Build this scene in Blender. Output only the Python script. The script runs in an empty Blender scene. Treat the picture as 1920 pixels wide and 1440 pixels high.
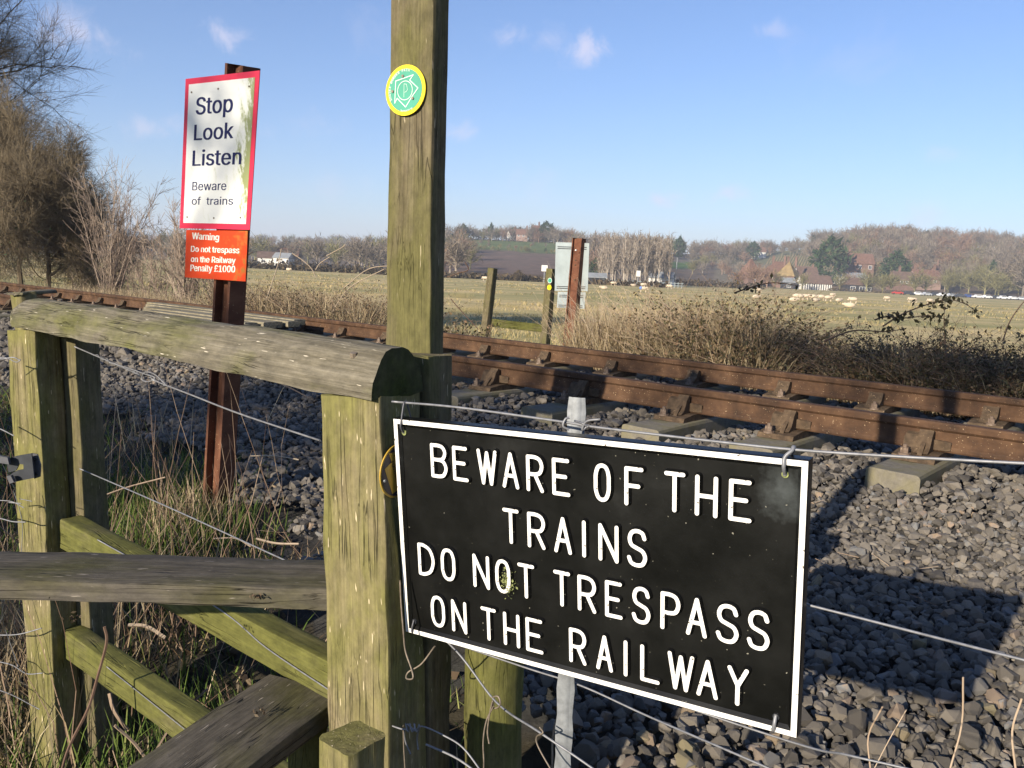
import bpy, bmesh, math, os
import numpy as np
from mathutils import Vector, Matrix
S = bpy.context.scene
COL = S.collection
rad = math.radians
rng = np.random.default_rng(7)

# ------------------------------------------------------------------ camera
FPX = 1650.0                                   # focal length in pixels of the 1920 wide photograph
EYE = np.array([0.0, 0.0, 1.55])
PITCH = math.atan(214.7 / FPX); ROLL = rad(2.73)
cF = np.array([0, math.cos(PITCH), -math.sin(PITCH)])
_u0 = np.array([0, math.sin(PITCH), math.cos(PITCH)]); _r0 = np.array([1.0, 0, 0])
cR = _r0 * math.cos(ROLL) + _u0 * math.sin(ROLL)
cU = -_r0 * math.sin(ROLL) + _u0 * math.cos(ROLL)
cam = bpy.data.cameras.new('camera'); camo = bpy.data.objects.new('camera', cam); COL.objects.link(camo)
M = Matrix.Identity(4)
for i in range(3):
    M[i][0], M[i][1], M[i][2], M[i][3] = cR[i], cU[i], -cF[i], EYE[i]
camo.matrix_world = M
cam.sensor_fit = 'HORIZONTAL'; cam.sensor_width = 36.0; cam.lens = FPX / 1920 * 36
cam.clip_start = 0.02; cam.clip_end = 9000
S.camera = camo

def at(x, y, Y):
    """A pixel of the photograph at forward distance Y (metres) as a point of the place."""
    d = cF + cR * (x - 960) / FPX - cU * (y - 720) / FPX
    return EYE + d * Y / d[1]

# ------------------------------------------------------------------ light
SUN_AZ, SUN_EL = 37.5, 19.3                    # light travels 37 deg right of the view, from 18 deg up
w = bpy.data.worlds.new('World'); S.world = w; w.use_nodes = True
nt = w.node_tree; nt.nodes.clear()
def N(nt, t, **k):
    n = nt.nodes.new(t)
    for a, b in k.items():
        if a.startswith('i_'): n.inputs[int(a[2:])].default_value = b
        else: setattr(n, a, b)
    return n
def L(nt, a, ao, b, bi): nt.links.new(a.outputs[ao], b.inputs[bi])
sky = N(nt, 'ShaderNodeTexSky', sky_type='NISHITA', sun_disc=False, sun_elevation=rad(SUN_EL),
        sun_rotation=rad(180 + SUN_AZ), altitude=20, air_density=1.0, dust_density=0.15, ozone_density=5.0)
bg = N(nt, 'ShaderNodeBackground'); bg.inputs['Strength'].default_value = 0.083
wo = N(nt, 'ShaderNodeOutputWorld')
geo = N(nt, 'ShaderNodeTexCoord')
# a few small thin clouds, fixed on the sky
def cdir(x, y):
    d = at(x, y, 1.0) - EYE; return d / np.linalg.norm(d)
clouds = [(1100, 92, .06, .62), (1035, 72, .05, .3), (960, 66, .055, .42), (425, 66, .062, .5), (150, 70, .075, .5), (110, 40, .06, .35), (275, 243, .055, .42), (330, 235, .05, .25), (570, 243, .075, .3),
          (1238, 374, .036, .5), (1372, 366, .036, .5), (1793, 291, .045, .32), (865, 248, .05, .36), (1445, 55, .035, .3), (1735, 412, .06, .25), (620, 355, .08, .16), (1010, 350, .09, .14), (1600, 120, .12, .1), (700, 60, .1, .1)]
nz = N(nt, 'ShaderNodeTexNoise'); nz.inputs['Scale'].default_value = 26; nz.inputs['Detail'].default_value = 9; nz.inputs['Roughness'].default_value = .66; nz.inputs['Distortion'].default_value = .5
L(nt, geo, 'Generated', nz, 'Vector')
prev = None
for (x, y, r, a) in clouds:
    d = cdir(x, y)
    sub = N(nt, 'ShaderNodeVectorMath', operation='SUBTRACT'); sub.inputs[1].default_value = d
    L(nt, geo, 'Generated', sub, 0)
    sc = N(nt, 'ShaderNodeVectorMath', operation='MULTIPLY'); sc.inputs[1].default_value = (1 / r, 1 / r, 2.2 / r)
    L(nt, sub, 0, sc, 0)
    ln = N(nt, 'ShaderNodeVectorMath', operation='LENGTH'); L(nt, sc, 0, ln, 0)
    m1 = N(nt, 'ShaderNodeMath', operation='MULTIPLY_ADD'); m1.inputs[1].default_value = -1.0; m1.inputs[2].default_value = 0.50
    L(nt, ln, 'Value', m1, 0)
    m2 = N(nt, 'ShaderNodeMath', operation='MULTIPLY_ADD'); m2.inputs[1].default_value = 2.6; m2.inputs[2].default_value = -1.15
    L(nt, nz, 'Fac', m2, 0)
    m3 = N(nt, 'ShaderNodeMath', operation='ADD'); L(nt, m1, 0, m3, 0); L(nt, m2, 0, m3, 1)
    mr = N(nt, 'ShaderNodeMapRange', interpolation_type='SMOOTHSTEP'); mr.inputs['From Min'].default_value = 0; mr.inputs['From Max'].default_value = 1.0
    mr.inputs['To Max'].default_value = a; L(nt, m3, 0, mr, 'Value')
    if prev is None: prev = mr
    else:
        mx = N(nt, 'ShaderNodeMath', operation='MAXIMUM'); L(nt, prev, 0, mx, 0); L(nt, mr, 0, mx, 1); prev = mx
mix = N(nt, 'ShaderNodeMix', data_type='RGBA'); L(nt, prev, 0, mix, 'Factor')
tn = N(nt, 'ShaderNodeMix', data_type='RGBA', blend_type='MULTIPLY'); tn.inputs['Factor'].default_value = 1; tn.inputs['B'].default_value = (1.03, .975, 1.07, 1); L(nt, sky, 'Color', tn, 'A'); L(nt, tn, 'Result', mix, 'A'); mix.inputs['B'].default_value = (6.0, 5.6, 6.6, 1)
L(nt, mix, 'Result', bg, 'Color'); L(nt, bg, 0, wo, 0)
sl = bpy.data.lights.new('sun', 'SUN'); sl.energy = 5.0; sl.angle = rad(0.53); sl.color = (1.0, 0.90, 0.74)
so = bpy.data.objects.new('sun', sl); COL.objects.link(so)
sun_dir = Vector((math.sin(rad(SUN_AZ)) * math.cos(rad(SUN_EL)), math.cos(rad(SUN_AZ)) * math.cos(rad(SUN_EL)), -math.sin(rad(SUN_EL))))
so.rotation_euler = sun_dir.to_track_quat('-Z', 'Y').to_euler(); so.location = (-20, -26, 12)
S.view_settings.view_transform = 'Standard'; S.view_settings.look = 'None'
S.view_settings.exposure = 0.9; S.view_settings.gamma = 1.0
S.view_settings.use_curve_mapping = False
S.render.engine = 'CYCLES'
S.cycles.max_bounces = 6; S.cycles.transparent_max_bounces = 8

# ------------------------------------------------------------------ small mesh toolkit
class MB:
    def __init__(s): s.v = []; s.f = []; s.t = []; s.n = 0
    def add(s, V, F, tint=0.5):
        V = np.asarray(V, float); F = np.asarray(F, np.int64)
        s.v.append(V); s.f.append(F + s.n); s.n += len(V)
        s.t.append(np.full(len(F), tint, float) if np.isscalar(tint) else np.asarray(tint, float))
    def box(s, c, d, tint=.5, R=None):
        c = np.asarray(c, float); h = np.asarray(d, float) / 2
        P = np.array([[i, j, k] for i in (-1, 1) for j in (-1, 1) for k in (-1, 1)], float) * h
        if R is not None: P = P @ np.asarray(R).T
        s.add(P + c, [[0, 1, 3, 2], [4, 6, 7, 5], [0, 4, 5, 1], [2, 3, 7, 6], [0, 2, 6, 4], [1, 5, 7, 3]], tint)
    def mesh(s, name, smooth=False, attr=False):
        V = np.concatenate(s.v); me = bpy.data.meshes.new(name)
        lt = np.concatenate([np.full(len(f), f.shape[1]) for f in s.f]); lv = np.concatenate([f.ravel() for f in s.f])
        me.vertices.add(len(V)); me.vertices.foreach_set('co', V.astype(np.float32).ravel())
        me.loops.add(len(lv)); me.loops.foreach_set('vertex_index', lv.astype(np.int32))
        ls = np.concatenate([[0], np.cumsum(lt)[:-1]])
        me.polygons.add(len(lt)); me.polygons.foreach_set('loop_start', ls.astype(np.int32)); me.polygons.foreach_set('loop_total', lt.astype(np.int32))
        me.polygons.foreach_set('use_smooth', np.full(len(lt), smooth))
        me.update(calc_edges=True)
        if attr:
            a = me.attributes.new('tint', 'FLOAT', 'FACE'); a.data.foreach_set('value', np.concatenate(s.t).astype(np.float32))
        return me

PM = {}
def tag(o, label=None, cat=None, group=None, kind=None):
    if label: o['label'] = label
    if cat: o['category'] = cat
    if group: o['group'] = group
    if kind: o['kind'] = kind
    return o
def empty(name, loc, label, cat, group=None, rz=0.0):
    o = bpy.data.objects.new(name, None); COL.objects.link(o); o.empty_display_size = .1
    o.location = loc; o.rotation_euler = (0, 0, rz)
    PM[o] = Matrix.Translation(Vector(loc)) @ Matrix.Rotation(rz, 4, 'Z')
    return tag(o, label, cat, group)
def put(name, me, mat, parent=None, M=None, smooth=None):
    """Link a mesh; M is where its own frame stands in the world."""
    o = bpy.data.objects.new(name, me); COL.objects.link(o)
    if mat is not None and not me.materials: me.materials.append(mat)
    M = M if M is not None else Matrix.Identity(4)
    ax = [Vector([M[i][j] for i in range(3)]) for j in range(3)]
    if abs(ax[0].normalized().dot(ax[1].normalized())) > 1e-4:    # a skewed frame: bake the skew into the mesh
        x = ax[0].normalized(); z = x.cross(ax[1]).normalized(); y = z.cross(x); Mo = Matrix.Identity(4)
        for i in range(3): Mo[i][0], Mo[i][1], Mo[i][2], Mo[i][3] = x[i], y[i], z[i], M[i][3]
        me.transform(Mo.inverted() @ M); M = Mo
    if parent is not None:
        o.parent = parent; o.matrix_local = PM[parent].inverted() @ M
    else: o.matrix_local = M
    PM[o] = M
    return o
def copy_tree(o, M, parent=None):
    c = o.copy(); COL.objects.link(c)
    if parent is None: c.matrix_local = M
    else: c.parent = parent
    PM[c] = M
    for ch in list(o.children): copy_tree(ch, M @ ch.matrix_local, c)
    return c
def frame(p0, p1, up=(0, 0, 1)):
    """x runs from p0 to p1, z as near to up as it can."""
    p0 = Vector(p0); x = (Vector(p1) - p0).normalized(); y = Vector(up).cross(x).normalized(); z = x.cross(y)
    M = Matrix.Identity(4)
    for i in range(3): M[i][0], M[i][1], M[i][2], M[i][3] = x[i], y[i], z[i], p0[i]
    return M
def loft(mb, prof, Ls, wob=0.0, seed=0, scale=None, tint=.5, dome=0.0):
    """Profile (y,z) swept along x at the stations Ls, with uneven sides."""
    r = np.random.default_rng(seed); prof = np.asarray(prof, float); n = len(prof); Ls = np.asarray(Ls, float); m = len(Ls)
    ctr = prof.mean(0); V = np.zeros((m, n, 3)); ang = np.arctan2(*(prof - ctr).T[::-1])
    ph = r.uniform(0, 6.28, 12); span = Ls[-1] - Ls[0]
    for i, x in enumerate(Ls):
        k = 1.0 if scale is None else scale(x / max(span, 1e-6) if Ls[0] == 0 else (x - Ls[0]) / span)
        q = (prof - ctr) * k + ctr
        nn = np.zeros((n, 2))
        for j, (fx, fa) in enumerate(((3, 1), (7, 2), (13, 3), (23, 5), (41, 2), (5, 7))):
            a = wob / (1 + .35 * j)
            nn[:, 0] += a * np.sin(fx * x + fa * ang + ph[j]); nn[:, 1] += a * np.sin(fx * x * 1.1 + fa * ang + ph[j + 6])
        V[i, :, 0] = x; V[i, :, 1:] = q + nn
    if wob: V[0, :, 0] += r.uniform(-1, 1, n) * wob; V[-1, :, 0] += r.uniform(-1, 1, n) * wob
    idx = np.arange(m * n).reshape(m, n); a = idx[:-1]; b = idx[1:]
    F = np.stack([a, b, np.roll(b, -1, 1), np.roll(a, -1, 1)], -1).reshape(-1, 4)
    V = V.reshape(-1, 3)
    c0 = V[:n].mean(0); c1 = V[-n:].mean(0); c1[0] += dome; c0[0] -= dome
    V = np.vstack([V, c0, c1]); k0 = m * n; k1 = k0 + 1; e = (m - 1) * n; i0 = np.arange(n); j0 = (i0 + 1) % n
    mb.add(V, F, tint); off = mb.n - len(V)
    T = np.concatenate([np.stack([i0, j0, np.full(n, k0)], 1), np.stack([j0 + e, i0 + e, np.full(n, k1)], 1)]) + off
    mb.f.append(T); mb.t.append(np.full(len(T), tint))
def rrect(w, h, r=.006, n=3, sub=3):
    """Rounded rectangle profile, w along y and h along z, corner at -w/2."""
    P = []
    for (cx, cy, a0) in ((w / 2 - r, -h / 2 + r, -90), (w / 2 - r, h / 2 - r, 0), (-w / 2 + r, h / 2 - r, 90), (-w / 2 + r, -h / 2 + r, 180)):
        arc = [(cx + r * math.cos(rad(a0 + 90 * i / n)), cy + r * math.sin(rad(a0 + 90 * i / n))) for i in range(n + 1)]
        if P:
            p, q = P[-1], arc[0]
            P += [(p[0] + (q[0] - p[0]) * k / sub, p[1] + (q[1] - p[1]) * k / sub) for k in range(1, sub)]
        P += arc
    p, q = P[-1], P[0]
    P += [(p[0] + (q[0] - p[0]) * k / sub, p[1] + (q[1] - p[1]) * k / sub) for k in range(1, sub)]
    return P
def prisms(mb, P0, P1, R0, R1, tint=.5, k=3):
    """Many thin tapered k-sided sticks at once."""
    P0 = np.asarray(P0, float); P1 = np.asarray(P1, float); n = len(P0)
    if n == 0: return
    R0 = np.broadcast_to(R0, n); R1 = np.broadcast_to(R1, n)
    d = P1 - P0; d /= np.linalg.norm(d, axis=1, keepdims=True) + 1e-9
    a = np.cross(d, np.where(np.abs(d[:, 2:3]) > .9, [[1., 0, 0]], [[0, 0, 1.]])); a /= np.linalg.norm(a, axis=1, keepdims=True) + 1e-9
    b = np.cross(d, a); V = np.zeros((n, 2 * k, 3))
    for i in range(k):
        c, s_ = math.cos(2 * math.pi * i / k), math.sin(2 * math.pi * i / k)
        V[:, i] = P0 + (a * c + b * s_) * R0[:, None]; V[:, k + i] = P1 + (a * c + b * s_) * R1[:, None]
    F = np.array([[i, (i + 1) % k, k + (i + 1) % k, k + i] for i in range(k)])
    F = (F[None] + (np.arange(n) * 2 * k)[:, None, None]).reshape(-1, 4)
    t = np.repeat(np.broadcast_to(tint, n), k)
    mb.add(V.reshape(-1, 3), F, t)
def blades(mb, P, D, Lh, W, tint=.5, bend=None):
    """Grass blades: base P, direction D, length, width, two bent triangular pieces each."""
    n = len(P); D = D / (np.linalg.norm(D, axis=1, keepdims=True) + 1e-9)
    th = rng.uniform(0, 6.28, n); side = np.stack([np.cos(th), np.sin(th), np.zeros(n)], 1) * W[:, None] / 2
    if bend is None: bend = rng.uniform(0, .5, n)
    dr = np.stack([D[:, 0], D[:, 1], -np.abs(bend)], 1)
    Mid = P + D * (Lh * .55)[:, None]; T = Mid + (D * .6 + dr * bend[:, None]) * (Lh * .55)[:, None]
    V = np.stack([P - side, P + side, Mid + side * .7, Mid - side * .7, T], 1).reshape(-1, 3); b = (np.arange(n) * 5)[:, None]
    mb.add(V, b + np.array([[0, 1, 2, 3]]), np.broadcast_to(tint, n))
    mb.f.append(b + np.array([[3, 2, 4]]) + mb.n - len(V)); mb.t.append(np.broadcast_to(tint, n).astype(float))
def leaves(mb, P, s, tint=.5, flat=.5):
    n = len(P); a = rng.normal(size=(n, 3)); a /= np.linalg.norm(a, axis=1, keepdims=True)
    b = rng.normal(size=(n, 3)); b[:, 2] *= flat; b -= a * (a * b).sum(1, keepdims=True); b /= np.linalg.norm(b, axis=1, keepdims=True)
    s = np.broadcast_to(s, n)[:, None]
    V = np.stack([P - a * s * .5, P + b * s * .3 - a * s * .05, P + a * s * .55, P - b * s * .3 - a * s * .05], 1).reshape(-1, 3)
    mb.add(V, (np.arange(n) * 4)[:, None] + np.array([[0, 1, 2, 3]]), np.broadcast_to(tint, n))
def tube(mb, pts, r, k=6, tint=.5, caps=True):
    pts = np.asarray(pts, float); m = len(pts); r = np.broadcast_to(r, m)
    d = np.gradient(pts, axis=0); d /= np.linalg.norm(d, axis=1, keepdims=True) + 1e-9
    up = np.array([0, 0, 1.]) if abs(d[0][2]) < .9 else np.array([1., 0, 0])
    V = []
    for i in range(m):
        a = np.cross(d[i], up); a /= np.linalg.norm(a) + 1e-9; b = np.cross(d[i], a); up = np.cross(a, d[i]) if np.linalg.norm(np.cross(a, d[i])) > .1 else up
        for j in range(k):
            t = 2 * math.pi * j / k; V.append(pts[i] + (a * math.cos(t) + b * math.sin(t)) * r[i])
    idx = np.arange(m * k).reshape(m, k); A = idx[:-1]; B = idx[1:]
    mb.add(V, np.stack([A, B, np.roll(B, -1, 1), np.roll(A, -1, 1)], -1).reshape(-1, 4), tint)
    if caps:
        o = mb.n - m * k
        mb.f.append(np.array([list(range(k))[::-1], list(range((m - 1) * k, m * k))]) + o); mb.t.append(np.full(2, float(tint)))
def spline(pts, n=8):
    P = [Vector(p) for p in pts]; P = [P[0] * 2 - P[1]] + P + [P[-1] * 2 - P[-2]]; out = []
    for i in range(1, len(P) - 2):
        a, b, c, d = P[i - 1], P[i], P[i + 1], P[i + 2]
        for j in range(n):
            t = j / n; out.append(.5 * ((2 * b) + (c - a) * t + (2 * a - 5 * b + 4 * c - d) * t * t + (3 * b - a - 3 * c + d) * t ** 3))
    out.append(P[-2]); return np.array([list(p) for p in out])

# ------------------------------------------------------------------ materials
def ramp(nt, cols, fac=None, out=0):
    r = N(nt, 'ShaderNodeValToRGB'); e = r.color_ramp.elements
    while len(e) < len(cols): e.new(.5)
    for i, (p, c) in enumerate(cols): e[i].position = p; e[i].color = (*c, 1)
    if fac is not None: L(nt, fac, out, r, 0)
    return r
def newmat(name, rough=.85, spec=.3, metal=0):
    m = bpy.data.materials.new(name); m.use_nodes = True; nt = m.node_tree; b = nt.nodes['Principled BSDF']
    b.inputs['Roughness'].default_value = rough; b.inputs['Specular IOR Level'].default_value = spec; b.inputs['Metallic'].default_value = metal
    return m, nt, b
def coords(nt, scale=(1, 1, 1), kind='Object'):
    tc = N(nt, 'ShaderNodeTexCoord'); mp = N(nt, 'ShaderNodeMapping'); mp.inputs['Scale'].default_value = scale
    L(nt, tc, kind, mp, 0); return mp
def noise(nt, vec, scale, detail=4, rough=.55, dist=0):
    n = N(nt, 'ShaderNodeTexNoise'); n.inputs['Scale'].default_value = scale; n.inputs['Detail'].default_value = detail
    n.inputs['Roughness'].default_value = rough; n.inputs['Distortion'].default_value = dist
    if vec is not None: L(nt, vec, 0, n, 'Vector')
    return n
def mixc(nt, f, a, b, mode='MIX', fo=0, ao=0, bo=0):
    m = N(nt, 'ShaderNodeMix', data_type='RGBA', blend_type=mode)
    if isinstance(f, (int, float)): m.inputs['Factor'].default_value = f
    else: L(nt, f, fo, m, 'Factor')
    for s_, v, oo in (('A', a, ao), ('B', b, bo)):
        if isinstance(v, tuple): m.inputs[s_].default_value = (*v, 1)
        else: nt.links.new(v.outputs['Result' if v.bl_idname == 'ShaderNodeMix' and oo == 0 else oo] if v.bl_idname != 'ShaderNodeMix' else v.outputs['Result'], m.inputs[s_])
    return m
def bump(nt, b, src, out=0, strength=.5, dist=.01, prev=None):
    n = N(nt, 'ShaderNodeBump'); n.inputs['Strength'].default_value = strength; n.inputs['Distance'].default_value = dist
    nt.links.new(src.outputs['Result'] if src.bl_idname == 'ShaderNodeMix' else src.outputs[out], n.inputs['Height'])
    if prev is not None: L(nt, prev, 0, n, 'Normal')
    nt.links.new(n.outputs[0], b.inputs['Normal']); return n
def mat_plain(name, col, rough=.8, spec=.3, metal=0, var=.25, sc=8, kind='Object'):
    m, nt, b = newmat(name, rough, spec, metal); mp = coords(nt, kind=kind); n = noise(nt, mp, sc, 5, .6)
    d = tuple(max(c * (1 - var), 0) for c in col); e = tuple(min(c * (1 + var), 1) for c in col)
    r = ramp(nt, [(.3, d), (.7, e)], n); L(nt, r, 0, b, 'Base Color'); return m
def mat_tint(name, cols, rough=.9, spec=.15, sub=0.0, sc=30):
    """Colour picked by the per-piece tint attribute, with a little noise."""
    m, nt, b = newmat(name, rough, spec); a = N(nt, 'ShaderNodeAttribute', attribute_name='tint')
    mp = coords(nt); n = noise(nt, mp, sc, 3, .6)
    add = N(nt, 'ShaderNodeMath', operation='MULTIPLY_ADD'); add.inputs[1].default_value = .3; L(nt, n, 0, add, 0)
    s2 = N(nt, 'ShaderNodeMath', operation='SUBTRACT'); L(nt, a, 'Fac', s2, 0); s2.inputs[1].default_value = .15; L(nt, s2, 0, add, 2)
    r = ramp(nt, cols, add); L(nt, r, 0, b, 'Base Color')
    return m
def mat_wood(name, base, light, dark, moss, mossamt=.5, grain=60, crack=.5, ends=False, scratch=.3, bumpS=.6):
    """Weathered timber, grain along the object's x."""
    m, nt, b = newmat(name, .9, .15)
    g1 = coords(nt, (2.2, grain, grain)); n1 = noise(nt, g1, 1.0, 7, .68, .15)
    r1 = ramp(nt, [(.28, dark), (.45, base), (.62, light)], n1)
    g2 = coords(nt, (3, 7, 7)); n2 = noise(nt, g2, 1.3, 5, .6, .3)
    mm = ramp(nt, [(max(.62 - mossamt * .45, .02), (0, 0, 0)), (max(.62 - mossamt * .45, .02) + .22, (1, 1, 1))], n2)
    mo = mixc(nt, mm, r1, moss, fo=0)
    n1b = noise(nt, coords(nt, (1.6, grain * 1.5, grain * 1.5)), 1.7, 4, .7)
    mo2 = mixc(nt, .5, mo, ramp(nt, [(.3, (.45, .45, .45)), (.68, (1.25, 1.25, 1.2))], n1b), 'MULTIPLY')
    # long drying cracks
    g3 = coords(nt, (1.2, 26, 26)); n3 = noise(nt, g3, 1.6, 3, .5, .8)
    cr = ramp(nt, [(.485 - .012 * crack, (1, 1, 1)), (.5, (0, 0, 0)), (.515 + .012 * crack, (1, 1, 1))], n3)
    g4 = coords(nt, (5, 3, 3)); n4 = noise(nt, g4, 1.0, 2); cm = ramp(nt, [(.48, (1, 1, 1)), (.6, (0, 0, 0))], n4)
    crk = mixc(nt, 1.0, cr, cm, 'LIGHTEN')
    dk = mixc(nt, crk, tuple(c * .18 for c in dark), mo2)
    # pale scraped splinters
    g5 = coords(nt, (22, 190, 190)); n5 = noise(nt, g5, 1.0, 2, .5); sp = ramp(nt, [(.70 - .05 * scratch, (0, 0, 0)), (.73 - .05 * scratch, (1, 1, 1))], n5)
    st_ = noise(nt, coords(nt, (6, 12, 12)), 4.0, 8, .75); dk2 = mixc(nt, .75, dk, ramp(nt, [(.32, (.55, .55, .55)), (.68, (1.4, 1.38, 1.32))], st_), 'MULTIPLY'); fin = mixc(nt, sp, dk2, tuple(min(1, c * 1.35) for c in light))
    nt.links.new(fin.outputs['Result'], b.inputs['Base Color'])
    bp = bump(nt, b, n1, 0, bumpS, .004); bump(nt, b, crk, 0, .9, .006, bp)
    return m
M_POST = mat_wood('mossy_post', (.34, .275, .16), (.45, .37, .24), (.23, .185, .11), (.285, .268, .09), .6, 90, 1.1, scratch=.2)
M_TALL = mat_wood('tall_post_wood', (.24, .195, .12), (.31, .26, .17), (.16, .132, .08), (.21, .195, .075), .45, 130, .2, scratch=-.2)
M_LOG = mat_wood('silvery_log', (.25, .22, .165), (.36, .32, .25), (.15, .13, .095), (.2, .2, .07), .33, 110, 1.6, scratch=-.1, bumpS=.9)
M_PLANK = mat_wood('grey_plank', (.17, .15, .125), (.24, .21, .175), (.11, .097, .08), (.15, .14, .065), .3, 80, .8, scratch=-.2)
M_BEAM = mat_wood('green_board', (.20, .18, .085), (.26, .23, .12), (.13, .12, .055), (.2, .2, .055), .7, 60, .1, scratch=-1, bumpS=.3)
M_END = mat_wood('end_grain', (.10, .095, .05), (.15, .14, .07), (.05, .05, .03), (.08, .1, .02), .5, 12, .6, scratch=-1)
M_SLAT = mat_wood('pale_board', (.40, .345, .24), (.47, .41, .3), (.28, .24, .17), (.27, .25, .13), .2, 20, .3, scratch=-1)
def mat_rust(name, a, b_, c, rough=.75, sc=14, streak=(1, 1, 1), spots=True):
    m, nt, b = newmat(name, rough, .3, 0); mp = coords(nt, streak); n = noise(nt, mp, sc, 7, .65)
    r = ramp(nt, [(.3, a), (.5, b_), (.7, c)], n)
    n2 = noise(nt, coords(nt), 3.1, 4, .6); d = ramp(nt, [(.35, (.55, .5, .5)), (.6, (1, 1, 1))], n2)
    f = mixc(nt, .8, r, d, 'MULTIPLY')
    if spots:
        n3 = noise(nt, coords(nt), 120, 2, .5); s3 = ramp(nt, [(.70, (0, 0, 0)), (.73, (1, 1, 1))], n3); f = mixc(nt, s3, f, (.42, .3, .18))
    nt.links.new(f.outputs['Result'], b.inputs['Base Color']); bump(nt, b, n, 0, .35, .003); return m
M_RAIL = mat_rust('rusty_rail', (.038, .020, .011), (.078, .040, .020), (.125, .067, .034), .8, 9, (1, 1, 1))
M_RAILTOP = mat_rust('rail_head', (.055, .034, .026), (.085, .053, .04), (.12, .078, .06), .42, 12, (.3, 1, 1), False)
M_CHAIR = mat_rust('rail_chair', (.05, .035, .02), (.09, .06, .035), (.14, .095, .055), .85, 25)
M_BOLT = mat_rust('bolt_iron', (.12, .085, .06), (.2, .145, .105), (.3, .23, .17), .6, 60)
M_IRON = mat_rust('steel_post', (.08, .032, .018), (.14, .057, .03), (.2, .09, .05), .75, 11, (1, 1, .4))
M_IRON2 = mat_rust('steel_post_far', (.08, .028, .014), (.14, .052, .026), (.2, .08, .04), .75, 11)
def mat_concrete(name, a, b_, moss):
    m, nt, b = newmat(name, .95, .2); mp = coords(nt); n = noise(nt, mp, 30, 7, .7); r = ramp(nt, [(.3, a), (.7, b_)], n)
    n2 = noise(nt, coords(nt, (3, 3, 3)), 2.2, 5, .6); mm = ramp(nt, [(.42, (0, 0, 0)), (.62, (.85, .85, .85))], n2); f = mixc(nt, mm, r, moss)
    nt.links.new(f.outputs['Result'], b.inputs['Base Color']); bump(nt, b, n, 0, .6, .004); return m
M_CONC = mat_concrete('mossy_concrete', (.12, .108, .088), (.22, .195, .155), (.17, .15, .085))
M_STONE = mat_tint('ballast_stone', [(0, (.04, .036, .032)), (.25, (.085, .075, .064)), (.5, (.135, .118, .098)), (.7, (.18, .155, .125)), (.8, (.15, .15, .148)), (.9, (.25, .18, .125)), (1, (.19, .17, .10))], .85, .3, sc=55)
def bumpify(m, sc=60, st=.6, d=.004):
    nt = m.node_tree; b = nt.nodes['Principled BSDF']; n = noise(nt, coords(nt), sc, 5, .65); bump(nt, b, n, 0, st, d)
bumpify(M_STONE, 70, .7, .004)
M_WIRE = mat_plain('galvanised_wire', (.20, .20, .21), .5, .5, .3, .25, 80)
M_OLDWIRE = mat_plain('old_wire', (.2, .16, .12), .6, .4, .3, .4, 90)
M_GALV = mat_plain('galvanised_stake', (.24, .25, .26), .55, .5, .5, .3, 60)
M_ALU = mat_plain('aluminium_panel', (.3, .34, .34), .5, .4, .25, .12, 6)
M_STRAW = mat_tint('dead_grass', [(0, (.12, .075, .04)), (.4, (.27, .2, .115)), (.75, (.4, .32, .2)), (1, (.5, .42, .28))])
M_GRASS = mat_tint('green_grass', [(0, (.03, .045, .012)), (.45, (.07, .11, .022)), (.8, (.13, .17, .04)), (1, (.3, .27, .11))])
M_STEM = mat_tint('dead_stem', [(0, (.09, .05, .035)), (.35, (.22, .15, .105)), (.7, (.36, .27, .19)), (1, (.46, .38, .28))])
M_LEAF = mat_tint('bramble_leaf', [(0, (.025, .024, .012)), (.4, (.07, .06, .025)), (.7, (.13, .09, .045)), (1, (.2, .11, .06))], .6, .3)
M_TWIG = mat_tint('tree_twig', [(0, (.07, .055, .04)), (.5, (.16, .125, .08)), (1, (.28, .22, .14))])
M_IVY = mat_tint('ivy_leaf', [(0, (.015, .028, .01)), (.5, (.035, .055, .015)), (1, (.09, .11, .03))], .5, .35)
M_DEBRIS = mat_tint('litter', [(0, (.03, .022, .015)), (.5, (.1, .07, .045)), (1, (.3, .24, .16))])

# ------------------------------------------------------------------ the ground
PHI = rad(50.25)
nx, ny = math.cos(PHI), math.sin(PHI)          # across the track, away from the camera
tx, ty = -math.sin(PHI), math.cos(PHI)         # along the track, towards the far left
RAILZ = 0.905; PN, PF = 4.667, 6.167
def pt(p, t, z=0.0): return np.array([p * nx + t * tx, p * ny + t * ty, z])
FIELD = -1.05
PX = np.array([-9, 0.0, .8, 1.3, 1.9, 2.3, 2.9, 3.6, 4.0, 4.25, 6.6, 7.0, 7.6, 8.6, 9.6, 12.5, 15])
PZ = np.array([-.1, -.05, .1, .24, .36, .42, .47, .52, .58, .615, .615, .59, .45, .38, .33, -.95, FIELD])
HX = np.array([-1500, -400, 300, 500, 730, 850, 1040, 1130, 1300, 1400, 1500, 1620, 1800, 1950, 2500, 4000])
HE = np.array([5, 12, 22, 26, 32, 52, 54, 40, 44, 52, 64, 82, 80, 76, 70, 60])
HR0 = np.array([330, 330, 330, 300, 280, 205, 205, 225, 300, 385, 400, 390, 360, 350, 350, 350])
HR1 = np.array([1500, 1500, 1300, 1100, 900, 560, 560, 560, 620, 680, 640, 600, 600, 600, 600, 700])
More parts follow.
